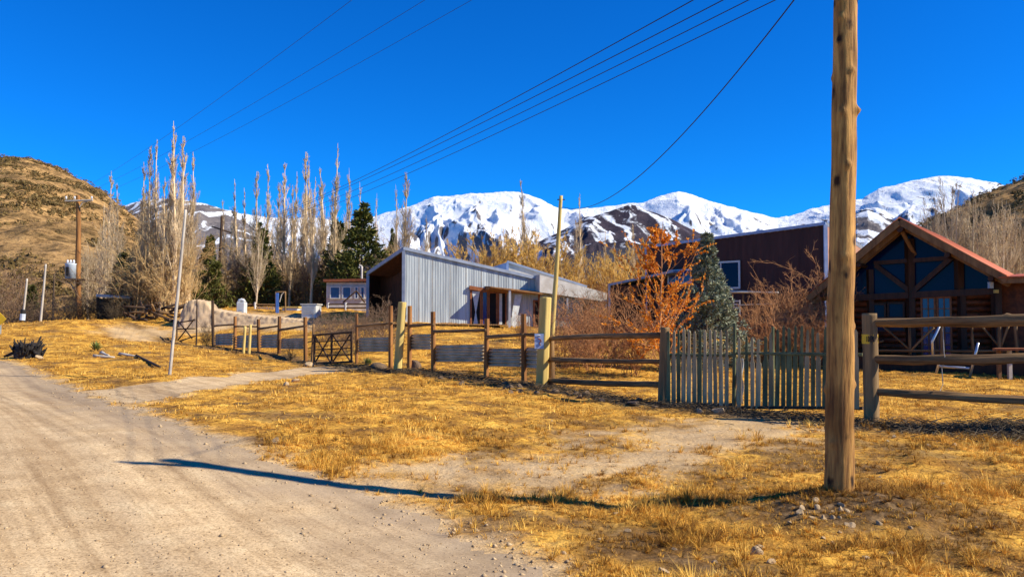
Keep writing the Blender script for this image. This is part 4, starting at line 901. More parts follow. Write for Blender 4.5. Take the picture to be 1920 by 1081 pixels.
# porch wing at right
w0 = A.S(1012, .8); w1_ = A.S(1138, .8)
za, zc = A.Z(1012, 513, .8), A.Z(1138, 549, .8)
MB().hexa([A.pt(w0, .8, za-1.0), A.pt(w1_, .8, zc-.5), A.pt(w1_, -4, zc-.3), A.pt(w0, -4, za-.5)], [A.pt(w0, .8, za-.05), A.pt(w1_, .8, zc), A.pt(w1_, -4, zc), A.pt(w0, -4, za)]).build('porch_roof', M['whitew'], zr)
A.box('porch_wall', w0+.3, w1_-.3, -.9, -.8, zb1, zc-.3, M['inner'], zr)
for x in (1064, 1030): MB().bar(A.pt(A.S(x, .7), .7, zb1-.3), A.pt(A.S(x, .7), .7, zc-.3), .1, .1, up=(0, 1, 0)).build('porch_post', M['white'] if x > 1040 else M['frame'], zr)
# timber deck in front
dk = thing('timber_deck', A.pt(0, 1.4, zb0+.3), 'low dark plank deck along the base of the zinc house', 'deck')
d_ = MB()
for i in range(6): d_.bar(A.pt(-3.0, .4+i*.3, lerp(zb0+.34, zb0+.34, 0)), A.pt(uB*.5, .4+i*.3, zb0+.22), .28, .06)
d_.build('planking', M['rail'], dk)
for i in range(5): MB().bar(A.pt(-2.8+i*1.6, 1.95, zb0-.6), A.pt(-2.8+i*1.6, 1.95, zb0+.26), .12, .12, up=(0, 1, 0)).build('leg', M['dark'], dk)

# ---- maroon house
H = Frame(1550, 36, .72, -.69); uL = H.S(1213); hz0 = H.Z(1213, 463); hz1 = H.Z(1550, 419); hb = .2
mr_ = thing('maroon_house', H.pt(0, 0, .8), 'large boxy house with dark maroon vertical cladding and blue roof trim', 'house')
htf = lambda u: lerp(hz1, hz0, u/uL)
H.ribs('front_wall', uL, 0, lambda u: hb, htf, .36, .02, M['maroon'], mr_, square=True)
sd = Frame(1550, 36, .69, .72)
MB().hexa([H.pt(.02, 0, hb), H.pt(.02, -7, hb), H.pt(-.1, -7, hb), H.pt(-.1, 0, hb)], [H.pt(.02, 0, hz1-.05), H.pt(.02, -7, hz1-1.35), H.pt(-.1, -7, hz1-1.35), H.pt(-.1, 0, hz1-.05)]).build('side_wall', M['tan'], mr_)
MB().hexa([H.pt(uL, 0, hz0-.08), H.pt(.03, 0, hz1-.08), H.pt(.03, -7, hz1-1.4), H.pt(uL, -7, hz0-1.4)], [H.pt(uL, .03, hz0+.06), H.pt(.08, .03, hz1+.06), H.pt(.08, -7, hz1-1.25), H.pt(uL, -7, hz0-1.25)]).build('roof', M['trim'], mr_)
H.box('back_wall', uL, 0, -7.1, -6.9, hb, hz0-1.3, M['maroon'], mr_)
MB().hexa([H.pt(uL, 0, hb), H.pt(uL+.1, 0, hb), H.pt(uL+.1, -7, hb), H.pt(uL, -7, hb)], [H.pt(uL, 0, hz0-.1), H.pt(uL+.1, 0, hz0-.1), H.pt(uL+.1, -7, hz0-1.4), H.pt(uL, -7, hz0-1.4)]).build('side_wall', M['maroon'], mr_)
MB().bar(H.pt(uL, .07, hz0+.0), H.pt(.05, .07, hz1+.0), .08, .13).build('roof_flashing', M['bluetrim'], mr_)
MB().bar(H.pt(.02, .07, hb), H.pt(.02, .07, hz1-.06), .16, .1, up=(0, 1, 0)).build('corner_trim', M['bluetrim'], mr_)
MB().bar(H.pt(uL, .06, hb), H.pt(uL, .06, hz0-.06), .07, .08, up=(0, 1, 0)).build('corner_trim', M['bluetrim'], mr_)
H.window(H.S(1318, .04), H.S(1389, .04), H.Z(1389, 541), H.Z(1389, 488), .04, mr_, M['white'], M['glass'], (2, 1), fw=.09)
H.window(H.S(1253, .04), H.S(1298, .04), H.Z(1275, 532), H.Z(1275, 505), .04, mr_, M['trafo'], M['glassb'], (3, 1), fw=.07)
lw0, lw1 = H.S(1140, 1.0), H.S(1300, 1.0); lz0, lz1 = H.Z(1140, 532, 1.), H.Z(1300, 498, 1.)
lw1b = H.S(1262, 1.0); lz1b = H.Z(1262, 506, 1.)
MB().hexa([H.pt(lw0, 1.0, lz0-.12), H.pt(lw1b, 1., lz1b-.12), H.pt(lw1b, .03, lz1b-.12), H.pt(lw0, -3, lz0-.12)], [H.pt(lw0, 1.0, lz0), H.pt(lw1b, 1.0, lz1b), H.pt(lw1b, .03, lz1b), H.pt(lw0, -3, lz0)]).build('lower_roof', M['trim'], mr_)
lw2 = H.S(1139, .85)
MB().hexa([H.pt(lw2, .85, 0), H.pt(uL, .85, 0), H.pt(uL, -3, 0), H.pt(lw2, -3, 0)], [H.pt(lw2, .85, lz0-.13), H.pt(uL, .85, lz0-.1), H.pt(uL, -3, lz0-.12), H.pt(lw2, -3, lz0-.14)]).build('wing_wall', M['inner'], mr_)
MB().bar(H.pt(lw0+.05, .95, 0), H.pt(lw0+.05, .95, lz0-.1), .11, .11, up=(0, 1, 0)).build('porch_post', M['white'], mr_)
# pergola
pr = thing('pergola', H.pt(H.S(1412, 2), 2, .7), 'small grey stick pergola in front of the maroon house window', 'pergola')
for x, v in ((1372, 2.6), (1394, 1.0), (1415, 2.6), (1456, 2.6)):
    q = H.p(x, 548, v); log('post', (q.x, q.y, .3), q, .06, .05, M['rail'], pr)
for k in range(9):
    v = .8+k*.25; log('rafter', H.p(1368, 545+k*.4, v), H.p(1460, 548+(k % 3)*.5, v), .03, .02, M['greypole'], pr, wob=.3)
log('rail', H.p(1380, 572, 2.6), H.p(1458, 569, 2.6), .03, .03, M['greypole'], pr)
gt = thing('garden_chair', H.pt(H.S(1381, 3), 3, .6), 'small whitish garden chair left of the stick pergola', 'chair')
for x in (1375, 1387): MB().bar(H.p(x, 592, 3.2), H.p(x, 562, 3.2), .05, .05, up=(0, 1, 0)).build('leg', M['whitew'], gt)
for y in (564, 570, 576): MB().bar(H.p(1375, y, 3.2), H.p(1387, y, 3.2), .03, .06).build('slat', M['whitew'], gt)

# ---- log chalet
K = Frame(1690, 25, .79, -.613); pk = K.Z(1690, 412); uR = K.S(1889); zR = K.Z(1889, 520); uLf = K.S(1516); zL = K.Z(1516, 556)
kb = -.15; V0 = -.95; DEP = -8.0
ch = thing('log_chalet', K.pt(0, V0, .1), 'dark brown log chalet with orange roof and glazed gable', 'house')
def slab(name, u0, z0, u1, z1, th, v0, v1, mt):
    return MB().hexa([K.pt(u0, v0, z0-th), K.pt(u0, v1, z0-th), K.pt(u1, v1, z1-th), K.pt(u1, v0, z1-th)], [K.pt(u0, v0, z0), K.pt(u0, v1, z0), K.pt(u1, v1, z1), K.pt(u1, v0, z1)]).build(name, mt, ch)
# corrugated orange roof skins
def skin(u0, z0, u1, z1):
    V = []; F = []; n = 160
    for i in range(n+1):
        v = .03+(DEP-.03)*i/n; dz = .035*(.5+.5*math.sin(i*math.pi/2)); V += [K.pt(u0, v, z0+.015+dz), K.pt(u1, v, z1+.015+dz)]
    for i in range(n): F.append((2*i, 2*i+1, 2*i+3, 2*i+2))
    o = obj('roof_sheeting', V, F, M['tile'], ch, smooth=True); md = o.modifiers.new('th', 'SOLIDIFY'); md.thickness = .03; return o
skin(0, pk+.03, uR, zR+.03); skin(0, pk+.03, uLf, zL+.03)
slab('roof_deck', 0, pk, uR, zR, .10, 0, DEP, M['rake']); slab('roof_deck', uLf, zL, 0, pk, .10, 0, DEP, M['beam'])
for v, off, m_ in ((.035, 0, 'rake'), (-.35, .13, 'rake'), (-.68, .13, 'rake')):
    for (ue, ze) in ((uR, zR), (uLf, zL)):
        MB().bar(K.pt(0, v, pk-.07-off), K.pt(ue, v, ze-.07-off), .07, .19 if v > 0 else .14).build('rafter', M[m_], ch)
ridge = log('ridge_beam', K.pt(0, .0, pk-.28), K.pt(0, DEP, pk-.28), .10, .10, M['beam'], ch)
log('strut', K.pt(0, -.15, pk-.3), K.pt(.22, V0, pk-1.05), .06, .06, M['rake'], ch, square=True)
for t in (.45, .85):
    for (ue, ze) in ((uR, zR), (uLf, zL)): log('purlin', K.pt(ue*t, -.05, pk+(ze-pk)*t-.3), K.pt(ue*t, DEP, pk+(ze-pk)*t-.3), .08, .08, M['beam'], ch)
# walls
ul = K.S(1600, V0)-.35; ur = K.S(1872, V0); ul = max(ul, uLf+.5); zbm = K.Z(1740, 549, V0)
def rz(u): return pk+((zR-pk)*u/uR if u > 0 else (zL-pk)*u/uLf)-.12
n = int((zbm-kb)/.2); mb = MB()
for i in range(n+1):
    z = kb+.1+i*.2
    if z < zbm-.05: mb.tube([K.pt(ul, V0-.1, z), K.pt(ur, V0-.1, z)], .105, 8)
mb.build('log_wall', M['log'], ch, True)
K.box('inner_wall', ul+.05, ur-.05, V0-.25, V0-.12, kb, zbm, M['black'], ch)
K.box('side_wall', ur-.15, ur, DEP+.3, V0-.1, kb, zR-.1, M['log'], ch); K.box('side_wall', ul, ul+.15, DEP+.3, V0-.1, kb, rz(ul)-.1, M['log'], ch)
K.box('back_wall', ul, ur, DEP+.3, DEP+.4, kb, zR-.1, M['log'], ch)
gl = [K.pt(ul, V0, zbm), K.pt(ur, V0, zbm), K.pt(ur, V0, max(zbm, rz(ur)-.05)), K.pt(0, V0, rz(0)-.1), K.pt(ul, V0, max(zbm, rz(ul)-.05))]
bk = [p-K.f*.04 for p in gl]
gw = MB().add(gl+bk, [(0, 1, 2, 3, 4), (9, 8, 7, 6, 5), (0, 5, 6, 1), (1, 6, 7, 2), (2, 7, 8, 3), (3, 8, 9, 4), (4, 9, 5, 0)]).build('gable_glazing', M['glass'], ch)
def kbeam(name, a, b, w, t, v=V0+.06, par=None): return MB().bar(K.p(*a, v), K.p(*b, v), t, w).build(name, M['beam'], par or ch)
kbeam('king_post', (1707, 448), (1706, 690), .26, .2)
kbeam('tie_beam', (1600, 558), (1874, 545), .20, .16, V0+.10)
kbeam('collar_beam', (1640, 493), (1788, 483), .13, .12, V0+.07)
kbeam('brace', (1643, 497), (1706, 545), .15, .12, V0+.09); kbeam('brace', (1787, 482), (1712, 546), .15, .12, V0+.09)
kbeam('post', (1632, 505), (1632, 690), .18, .16, V0+.05); kbeam('post', (1799, 478), (1799, 545), .24, .18, V0+.05); kbeam('post', (1803, 545), (1803, 690), .2, .18, V0+.05)
kbeam('post', (1868, 520), (1868, 700), .24, .2, V0+.12)
K.window(K.S(1636, V0), K.S(1662, V0), K.Z(1650, 622, V0), K.Z(1650, 568, V0), V0+.02, ch, M['beam'], M['glass'], (1, 2), fw=.06)
K.window(K.S(1664, V0), K.S(1697, V0), K.Z(1680, 622, V0), K.Z(1680, 566, V0), V0+.02, ch, M['beam'], M['glass'], (1, 2), fw=.06)
dz0 = K.Z(1757, 668, V0); dz1 = K.Z(1757, 556, V0); um = K.S(1756, V0); wu0, wu1 = K.S(1727, V0), K.S(1785, V0)
for a, b in ((wu0, um-.01), (um+.01, wu1)): K.window(a, b, dz0, dz1, V0+.05, ch, M['frame'], M['glassb'], (2, 5), fw=.055, name='glazed_door')
lb = MB(); q = K.p(1858, 534, V0+.35); lb.bar(q-Vector((0, 0, .1)), q+Vector((0, 0, .09)), .12, .1, up=(0, 1, 0)).build('wall_lamp', M['trafo'], ch)
lb = MB(); q = K.p(1868, 546, V0+.35); lb.bar(q-Vector((0, 0, .05)), q+Vector((0, 0, .05)), .13, .06, up=(0, 1, 0)).build('sign_plate', M['pale'], ch)
# side extension roof
uX = uR+4.5
MB().hexa([K.pt(uR-.15, .05, zR-.17), K.pt(uR-.15, -5, zR-.05), K.pt(uX, -5, zR-.05), K.pt(uX, .05, zR-.17)], [K.pt(uR-.15, .05, zR-.02), K.pt(uR-.15, -5, zR+.3), K.pt(uX, -5, zR+.3), K.pt(uX, .05, zR-.02)]).build('side_roof', M['rake'], ch)
MB().hexa([K.pt(uR-.2, .1, zR-.015), K.pt(uR-.2, -5, zR+.305), K.pt(uX, -5, zR+.305), K.pt(uX, .1, zR-.015)], [K.pt(uR-.2, .1, zR+.03), K.pt(uR-.2, -5, zR+.34), K.pt(uX, -5, zR+.34), K.pt(uX, .1, zR+.03)]).build('side_roof', M['tile'], ch)
K.box('log_wall', ur, uX, V0-.6, V0-.45, kb, zR-.1, M['log'], ch)
K.box('floor_deck', ul-.3, uX, V0-.1, .9, kb, K.Z(1740, 672, .9), M['beam'], ch)
# veranda railing
vr = thing('veranda_railing', K.pt(0, 1.0, .2), 'rustic stick railing with V-shaped braces along the chalet veranda', 'railing')
for nm, a, b, r in [('post', (1705, 665), (1705, 610), .04), ('post', (1765, 680), (1763, 606), .06), ('post', (1872, 662), (1872, 604), .05), ('post', (1822, 665), (1820, 604), .04), ('post', (1905, 662), (1902, 604), .05), ('brace', (1655, 612), (1704, 656), .035), ('brace', (1750, 613), (1706, 656), .035), ('brace', (1836, 606), (1873, 650), .035), ('brace', (1892, 606), (1875, 650), .035),
                    ('rail', (1640, 657), (1895, 657), .04), ('rail', (1640, 606), (1960, 602), .04), ('brace', (1655, 638), (1632, 646), .03)]:
    log(nm, K.p(*a, 1.0), K.p(*b, 1.0), r, r*.9, M['rail'], vr, wob=.12)
mf_ = thing('tubular_steel_frame', K.pt(K.S(1780, 2.2), 2.2, 0), 'bare bent steel tube frame on the grass before the chalet', 'metal frame')
for pts in ([(1761, 610), (1746, 640), (1747, 664)], [(1752, 700), (1758, 680), (1762, 665)], [(1757, 686), (1815, 690)], [(1832, 642), (1826, 665), (1815, 706)]):
    MB().tube([K.p(*p, 2.4) for p in pts], .035, 8).build('tube', M['steel'], mf_, True)
tb_ = thing('wooden_table', K.pt(K.S(1890, 2), 2, .1), 'small orange brown wooden table at the right of the chalet veranda', 'table')
MB().bar(K.p(1862, 654, 1.8), K.p(1935, 654, 1.8), .7, .05).build('tabletop', M['frame'], tb_)
for x in (1870, 1890, 1932): MB().bar(K.p(x, 715, 1.8), K.p(x, 657, 1.8), .09, .09, up=(0, 1, 0)).build('leg', M['greypole'] if x == 1890 else M['rake'], tb_)

# ---- small white house behind
Sm = Frame(612, 52, .99, .05); us = Sm.S(692); sz0 = Sm.Z(612, 586); szt = Sm.Z(612, 529)
sh_ = thing('cabin', Sm.pt(0, 0, sz0), 'small white cabin with rusty flat roof and blue windows behind the zinc house', 'cabin')
Sm.box('wall', 0, us+2, -4, 0, sz0-.8, szt, M['whitew'], sh_)
MB().hexa([Sm.pt(-.15, .4, szt+.02), Sm.pt(-.15, -4.3, szt+.02), Sm.pt(us+2.2, -4.3, szt+.1), Sm.pt(us+2.2, .4, szt+.1)], [Sm.pt(-.15, .4, szt+.18), Sm.pt(-.15, -4.3, szt+.18), Sm.pt(us+2.2, -4.3, szt+.28), Sm.pt(us+2.2, .4, szt+.28)]).build('roof', M['rust'], sh_)
Sm.box('facade_band', 0, us+2, .0, .05, Sm.Z(612, 560), Sm.Z(612, 536), M['whitew'], sh_)
for a, b in ((619, 638), (642, 659), (665, 672), (676, 684)):
    Sm.window(Sm.S(a), Sm.S(b), Sm.Z(612, 560), Sm.Z(612, 537), .06, sh_, M['white'], M['glassb'], fw=.06)
log('chimney_pipe', Sm.p(678, 530, -1), Sm.p(678, 499, -1), .07, .07, M['whitew'], sh_)
MB().tube([Sm.p(678, 499, -1), Sm.p(674, 497, -1), Sm.p(673, 502, -1)], .07, 7).build('pipe_cowl', M['whitew'], sh_)
dr2 = thing('deck_railing', Sm.pt(0, 1.5, sz0), 'dark rail and pale posts of the deck before the white cabin', 'railing')
for y, m_ in ((570, 'dark'), (577, 'dark')): log('rail', Sm.p(614, y, 1.5), Sm.p(692, y, 1.5), .05, .05, M[m_], dr2, square=True)
for x in (615, 648, 690): log('post', Sm.p(x, 594, 1.5), Sm.p(x, 567, 1.5), .07, .07, M['white'], dr2, square=True)
log('brace', Sm.p(643, 567, 1.5), Sm.p(668, 545, 1.5), .05, .05, M['dark'], dr2); log('brace', Sm.p(668, 545, 1.5), Sm.p(684, 567, 1.5), .05, .05, M['dark'], dr2)
# ---- bits on the bank
def bxt(name, px0, px1, pyt, pyb, d, dep, mt, label, cat, lid=None, lidm=None):
    a = at(px0, pyb, d); b = at(px1, pyb, d); t = at(px0, pyt, d).z; zb_ = min(gz(a.x, d), a.z)-.1
    r = thing(name, ((a.x+b.x)/2, d, zb_), label, cat)
    m_ = MB(); m_.hexa([(a.x, d, zb_), (a.x, d+dep, zb_), (b.x, d+dep, zb_), (b.x, d, zb_)], [(a.x, d, t), (a.x, d+dep, t), (b.x, d+dep, t), (b.x, d, t)]); o = m_.build('body', mt, r)
    md = o.modifiers.new('b', 'BEVEL'); md.width = .03
    if lid: e = .06; MB().hexa([(a.x-e, d-e, t), (a.x-e, d+dep+e, t), (b.x+e, d+dep+e, t), (b.x+e, d-e, t)], [(a.x-e, d-e, t+lid), (a.x-e, d+dep+e, t+lid), (b.x+e, d+dep+e, t+lid), (b.x+e, d-e, t+lid)]).build('lid', lidm or mt, r)
    return r, a, b, t
r_, a, b, t = bxt('white_cabinet', 443, 458, 566, 588, 45.5, .5, M['white'], 'upright white enamel cabinet standing on the sandy bank', 'cabinet')
q = Vector(((a.x+b.x)/2, 45.7, t)); MB().tube([q+Vector((-.18, 0, 0)), q+Vector((-.12, 0, .1)), q+Vector((0, 0, .14)), q+Vector((.12, 0, .1)), q+Vector((.18, 0, 0))], .09, 8).build('domed_top', M['white'], r_, True)
MB().bar(at(447, 582, 45.45), at(454, 582, 45.45), .03, .05).build('vent', M['trim'], r_)
r_, a, b, t = bxt('white_tank_box', 565, 593, 571, 591, 45, 1.2, M['white'], 'large white panelled box on the bank left of the white cabin', 'storage box', .06, M['whitew'])
for i in range(4): y = 575+i*4; MB().bar(at(566, y, 44.97), at(592, y, 44.97), .03, .03).build('rib', M['whitew'], r_)
r_, a, b, t = bxt('low_shelter', 529, 558, 577, 588, 47, .9, M['trafo'], 'low grey box under a pale shelf beside the white box', 'shelter', .09, M['pale'])
# garden picket bench
bn = thing('low_picket_fence', at(498, 588, 47.5), 'short weathered white picket panel on the bank beside the blue post', 'fence')
for x in range(481, 516, 3): MB().bar(at(x, 588, 47.5), at(x, 574+random.random()*2, 47.5), .05, .03, up=(0, 1, 0)).build('picket', M['whitew'], bn)
log('rail', at(463, 570.5, 47.45), at(521, 571, 47.45), .05, .05, M['rail'], bn, square=True); log('post', at(478, 588, 47.4), at(478, 566, 47.4), .05, .05, M['whitew'], bn, square=True); log('rail', at(480, 586, 47.45), at(518, 586, 47.45), .07, .07, M['frame'], bn, square=True)
bs = thing('swing_frame', at(526, 590, 46.5), 'small wooden play frame with an upright blue board on the bank', 'play frame')
for x in (517, 535): log('post', at(x, 600, 46.5), at(x, 547, 46.5), .05, .045, M['rail'], bs)
log('crossbar', at(516, 547, 46.5), at(536, 547, 46.5), .04, .04, M['rail'], bs); MB().bar(at(520, 592, 46.3), at(520, 549, 46.3), .17, .05, up=(0, 1, 0)).build('blue_board', M['blue'], bs)
MB().tube([at(524, 566, 46.3), at(528, 552, 46.3), at(532, 548, 46.3)], .03, 6).build('hoop', M['greypole'], bs)
# sandy retaining wall
tp = [(333, 577), (339, 554), (352, 551), (366, 552), (376, 560), (385, 567), (372, 576), (405, 582), (450, 589), (500, 594), (545, 598), (598, 604)]
txs = np.concatenate([np.linspace(333, 372, 22), np.linspace(375, 598, 90)]); tys = np.where(txs < 372, np.interp(txs, [333, 341, 352, 366, 372], [588, 570, 562, 563, 566]), np.interp(txs, [375, 384, 388, 405, 450, 500, 545, 598], [564, 570, 578, 582, 589, 594, 598, 604]))
V = []; F = []; K = 14; wd = 43.6
for i, (x, y) in enumerate(zip(txs, tys)):
    b0 = at(x, 620, wd); gb = min(gz(b0.x, wd), b0.z)-.25; tz = at(x, y, wd).z+.03*math.sin(i*1.7)
    for j in range(K+1):
        t = j/K; V.append((b0.x, wd+.35*t+.09*float(perlin(x*.11, t*5, 6))+.05*float(perlin(x*.35, t*11, 8)), gb+(tz-gb)*t))
    V.append((b0.x, wd+1.5, tz+.05)); V.append((b0.x, wd+1.6, gb))
for i in range(len(txs)-1):
    for j in range(K+2): a = i*(K+3)+j; F.append((a, a+K+3, a+K+4, a+1))
wl = obj('retaining_wall', V, F, M['sand'], None, smooth=True); tag(wl, 'pale sandy rendered retaining wall sloping down behind the far fence', 'wall')
# blue car seen end-on, low behind the bank
cz = at(388, 600, 60); gcar = at(384, 567, 60).z-1.45; cr_ = thing('parked_car', (cz.x, 60, gcar), 'dark blue car half hidden behind the sandy bank', 'car'); g0 = gcar
pr_ = [(-2, .35), (-2, .85), (-1.4, .98), (-.9, 1.42), (.9, 1.42), (1.5, .98), (1.95, .9), (2, .35)]; nn = len(pr_)
V = [(cz.x+w_*(1 if z < 1.1 else .78), 60+u, g0+z) for w_ in (-.85, .85) for u, z in pr_]
F = [tuple(range(nn-1, -1, -1)), tuple(range(nn, 2*nn))]+[(i, (i+1) % nn, nn+(i+1) % nn, nn+i) for i in range(nn)]
cb_ = obj('body', V, F, M['carblue'], cr_); md = cb_.modifiers.new('b', 'BEVEL'); md.width = .06; md.segments = 2
MB().hexa([(cz.x-.72, 58.63, g0+1.0), (cz.x-.72, 58.65, g0+1.0), (cz.x+.72, 58.65, g0+1.0), (cz.x+.72, 58.63, g0+1.0)], [(cz.x-.60, 59.0, g0+1.38), (cz.x-.60, 59.03, g0+1.38), (cz.x+.60, 59.03, g0+1.38), (cz.x+.60, 59.0, g0+1.38)]).build('rear_window', M['glassb'], cr_)
for u in (58.7, 61.2):
    for w_ in (-.88, .70): MB().tube([(cz.x+w_, u, g0+.32), (cz.x+w_+.18, u, g0+.32)], .32, 16).build('wheel', M['tyre'], cr_)
# open shed at left
s0 = at(180, 558, 50); shd = thing('open_shed', at(215, 612, 50), 'low open shed with thin white roof edge behind the dark bushes', 'shed')
MB().hexa([at(180, 556, 50), at(180, 554, 53), at(252, 558, 53), at(248, 560, 50)], [at(180, 553, 50), at(180, 551, 53), at(252, 555, 53), at(248, 557, 50)]).build('roof', M['whitew'], shd)
for x in (183, 215, 246): a = at(x, 612, 50); log('post', (a.x, 50, gz(a.x, 50)-.2), at(x, 557, 50), .09, .08, M['dark'], shd)
MB().hexa([at(185, 612, 52.5), at(185, 612, 52.6), at(246, 612, 52.6), at(246, 612, 52.5)], [at(185, 559, 52.5), at(185, 559, 52.6), at(246, 560, 52.6), at(246, 560, 52.5)]).build('back_wall', M['dark'], shd)
# woodpile of broken logs
wp = thing('log_pile', at(285, 608, 46), 'dark tangled heap of old logs beneath the poplar clump', 'log pile')
rg = random.Random(3)
for i in range(34):
    x = rg.uniform(255, 330); y = rg.uniform(575, 606); a = at(x, y, 46+rg.uniform(-1, 1)); log('log', a, a+Vector((rg.uniform(-1.3, 1.3), rg.uniform(-.8, .8), rg.uniform(-.2, .5))), .09, .05, M['dark'] if rg.random() < .7 else M['rail'], wp, n=6, rings=3, wob=.15)

# ------------------------------------------------------------------ trees
def quads(Cn, U, Vv):
    V = np.stack([Cn-U-Vv*.0, Cn-Vv, Cn+U, Cn+Vv], 1).reshape(-1, 3); k = np.arange(len(Cn))*4
    return V, np.stack([k, k+1, k+2, k+3], 1)
def mkpoplar(seed, H=12, n1=46, spread=.26, mats=('poplar', 'twig'), rad=.15, stems=1, tw=9, twr=.011, sp0=.12):
    rg = rngs(seed); o1 = []; o2 = []
    P = np.zeros((stems, 3)); P[:, :2] = rg.normal(0, .02*(stems > 1), (stems, 2)); D = np.tile([0, 0, 1.], (stems, 1))+rg.normal(0, (.06+.14*(sp0 > .5))*(stems > 1), (stems, 3))
    nd, dr = grow(rg, P, D, np.full(stems, H*.97)*rg.uniform(.85, 1, stems), np.full(stems, rad), 10, .018, .02, .08, o1)
    P, D, t, ix = kids(rg, nd, dr, n1, .12, .97, (.22+.4*spread, .35+.9*spread))
    L = H*spread*(1.08-t)*rg.uniform(.6, 1.25, len(t)); nd2, dr2 = grow(rg, P, D, L, .045*(1.15-t)*rad/.15, 4, .06, .16, .3, o1 if False else o2)
    P, D, t, ix = kids(rg, nd2, dr2, tw, .1, 1., (.25, .6)); L2 = L[ix]*rg.uniform(.25, .5, len(t)); nd3, dr3 = grow(rg, P, D, L2, np.full(len(t), twr*1.3), 3, .07, .16, .4, o2)
    P, D, t, ix = kids(rg, nd3, dr3, 3, .1, 1., (.2, .6)); grow(rg, P, D, L2[ix]*.5, np.full(len(t), twr), 2, .07, .12, .5, o2)
    V, F = segcat(o1, 7); tm = mkmesh('trunk', V, F, M[mats[0]], True); V, F = segcat(o2, 3); return tm, mkmesh('crown', V, F, M[mats[1]])
POP = [mkpoplar(s, n1=54, spread=sp_, tw=10, twr=.0085) for s, sp_ in ((1, .17), (2, .19), (3, .15), (5, .21))]+[mkpoplar(4, n1=34, spread=.2, tw=7, twr=.009)]
HT = {}
def inst(proto, name, px, pyt, d, H0, label, cat, group=None, wx=1., rot=None, pyb=None, pn=('trunk', 'crown')):
    x = xa(px, 560, d); z = gz(x, d); zt = at(px, pyt, d).z; H1 = HT.setdefault(id(proto), max(max(v.co.z for v in me_.vertices) for me_ in proto)); s = (zt-z)/H1
    r = thing(name, (x, d, z-.05), label, cat, group); r.rotation_euler = (random.uniform(-.02, .02), random.uniform(-.02, .02), random.uniform(0, 6.28) if rot is None else rot); r.scale = (s*wx, s*wx, s)
    for n_, me in zip(pn, proto):
        o = bpy.data.objects.new(n_, me); COL.objects.link(o); o.parent = r
    return r
G1 = 'bare poplars behind the houses'
pops = [(205, 318, 75, 1.0, 'thin bare poplar rising before the hill, left of the poplar clump'), (222, 345, 74, .9, 'shorter thin bare poplar just left of the multi-stemmed clump'), (190, 380, 70, .9, 'small bare poplar right behind the transformer pole'),
        (277, 272, 50, .8, 'left stem of the tall straw-coloured poplar clump'), (292, 262, 51, .7, 'second stem of the tall straw-coloured poplar clump'), (308, 246, 50, .8, 'third stem of the tall poplar clump, against open sky'), (326, 226, 49, .9, 'tallest poplar, in the clump behind the white leaning pole'), (340, 255, 50, .8, 'poplar on the right side of the tall clump'), (354, 282, 51, .8, 'right outer poplar of the tall clump'),
        (420, 372, 66, .8, 'small bare poplar right of the left conifer'), (446, 335, 64, .9, 'slender bare poplar above the grey spur of the mountain'), (478, 320, 63, .9, 'bare poplar just left of the middle conifer'), (502, 304, 62, .8, 'bare poplar rising from the middle conifer'), (531, 299, 60, 1., 'broad-topped bare poplar right of the middle conifer'),
        (551, 322, 64, .8, 'thin bare poplar between two broader ones in the grove'), (575, 284, 60, .9, 'tall bare poplar in the middle of the grove'), (590, 300, 61, .8, 'bare poplar right of the grove middle, slightly leaning'), (612, 312, 62, .8, 'bare poplar left of the tall one by the big conifer'), (627, 268, 58, .8, 'tallest poplar of the middle grove, beside the big conifer'),
        (657, 315, 64, .7, 'thin bare poplar tip behind the big dark conifer'), (672, 340, 66, .7, 'short poplar tip above the big conifer crown'), (705, 360, 68, .6, 'very thin bare poplar right of the big conifer'), (744, 345, 64, .7, 'left one of the pair of poplars above the zinc roof corner'), (757, 320, 62, 1., 'bare bushy poplar above the high corner of the zinc house'),
        (800, 402, 70, .8, 'short reddish poplar before the snow slope over the zinc roof'), (990, 335, 72, .8, 'tall thin poplar before the snowy summit, above the zinc roof'), (974, 395, 70, 1., 'bushy poplar behind the upper roof block of the zinc house'), (1008, 425, 72, 1., 'shorter poplar left of the slim leaning pole'),
        (1092, 362, 70, .8, 'thin tall poplar right of the slim leaning pole'), (1083, 410, 74, .8, 'faint poplar close to the leaning pole top'), (1130, 428, 72, .9, 'bare poplar before the dark peak'), (1187, 418, 70, .8, 'bare poplar left of the orange tree top'),
        (268, 300, 52, .8, 'slim outer poplar at the left edge of the tall clump'), (318, 285, 52, .9, 'shorter stem inside the tall clump between two taller ones'), (348, 330, 50, .9, 'low bushy stem at the right foot of the tall clump'), (262, 350, 52, .9, 'low stem at the left foot of the tall clump'), (299, 330, 49, .9, 'low stem in front of the tall clump middle'),
        (432, 400, 62, .9, 'short bare poplar between the two left conifers'), (462, 352, 66, .9, 'bare poplar behind the pale forked young tree'), (516, 340, 66, .9, 'bare poplar behind and right of the middle conifer'), (542, 345, 58, .8, 'slender bare poplar above the blue play frame'), (562, 330, 66, .9, 'bare poplar behind the white box, one of three'), (583, 330, 56, .8, 'pale trunked bare poplar above the white box'), (602, 340, 66, .9, 'bare poplar between the white box and big conifer'), (620, 350, 64, .8, 'bare poplar beside the half hidden conifer'), (640, 335, 66, .8, 'thin bare poplar between the two big conifers')]
for i, (px, pt, d, wx, lb) in enumerate(pops):
    inst(POP[i % 4 if wx > .75 or d < 55 else 4], 'poplar', px, pt, d, 12, lb, 'poplar', G1, wx)
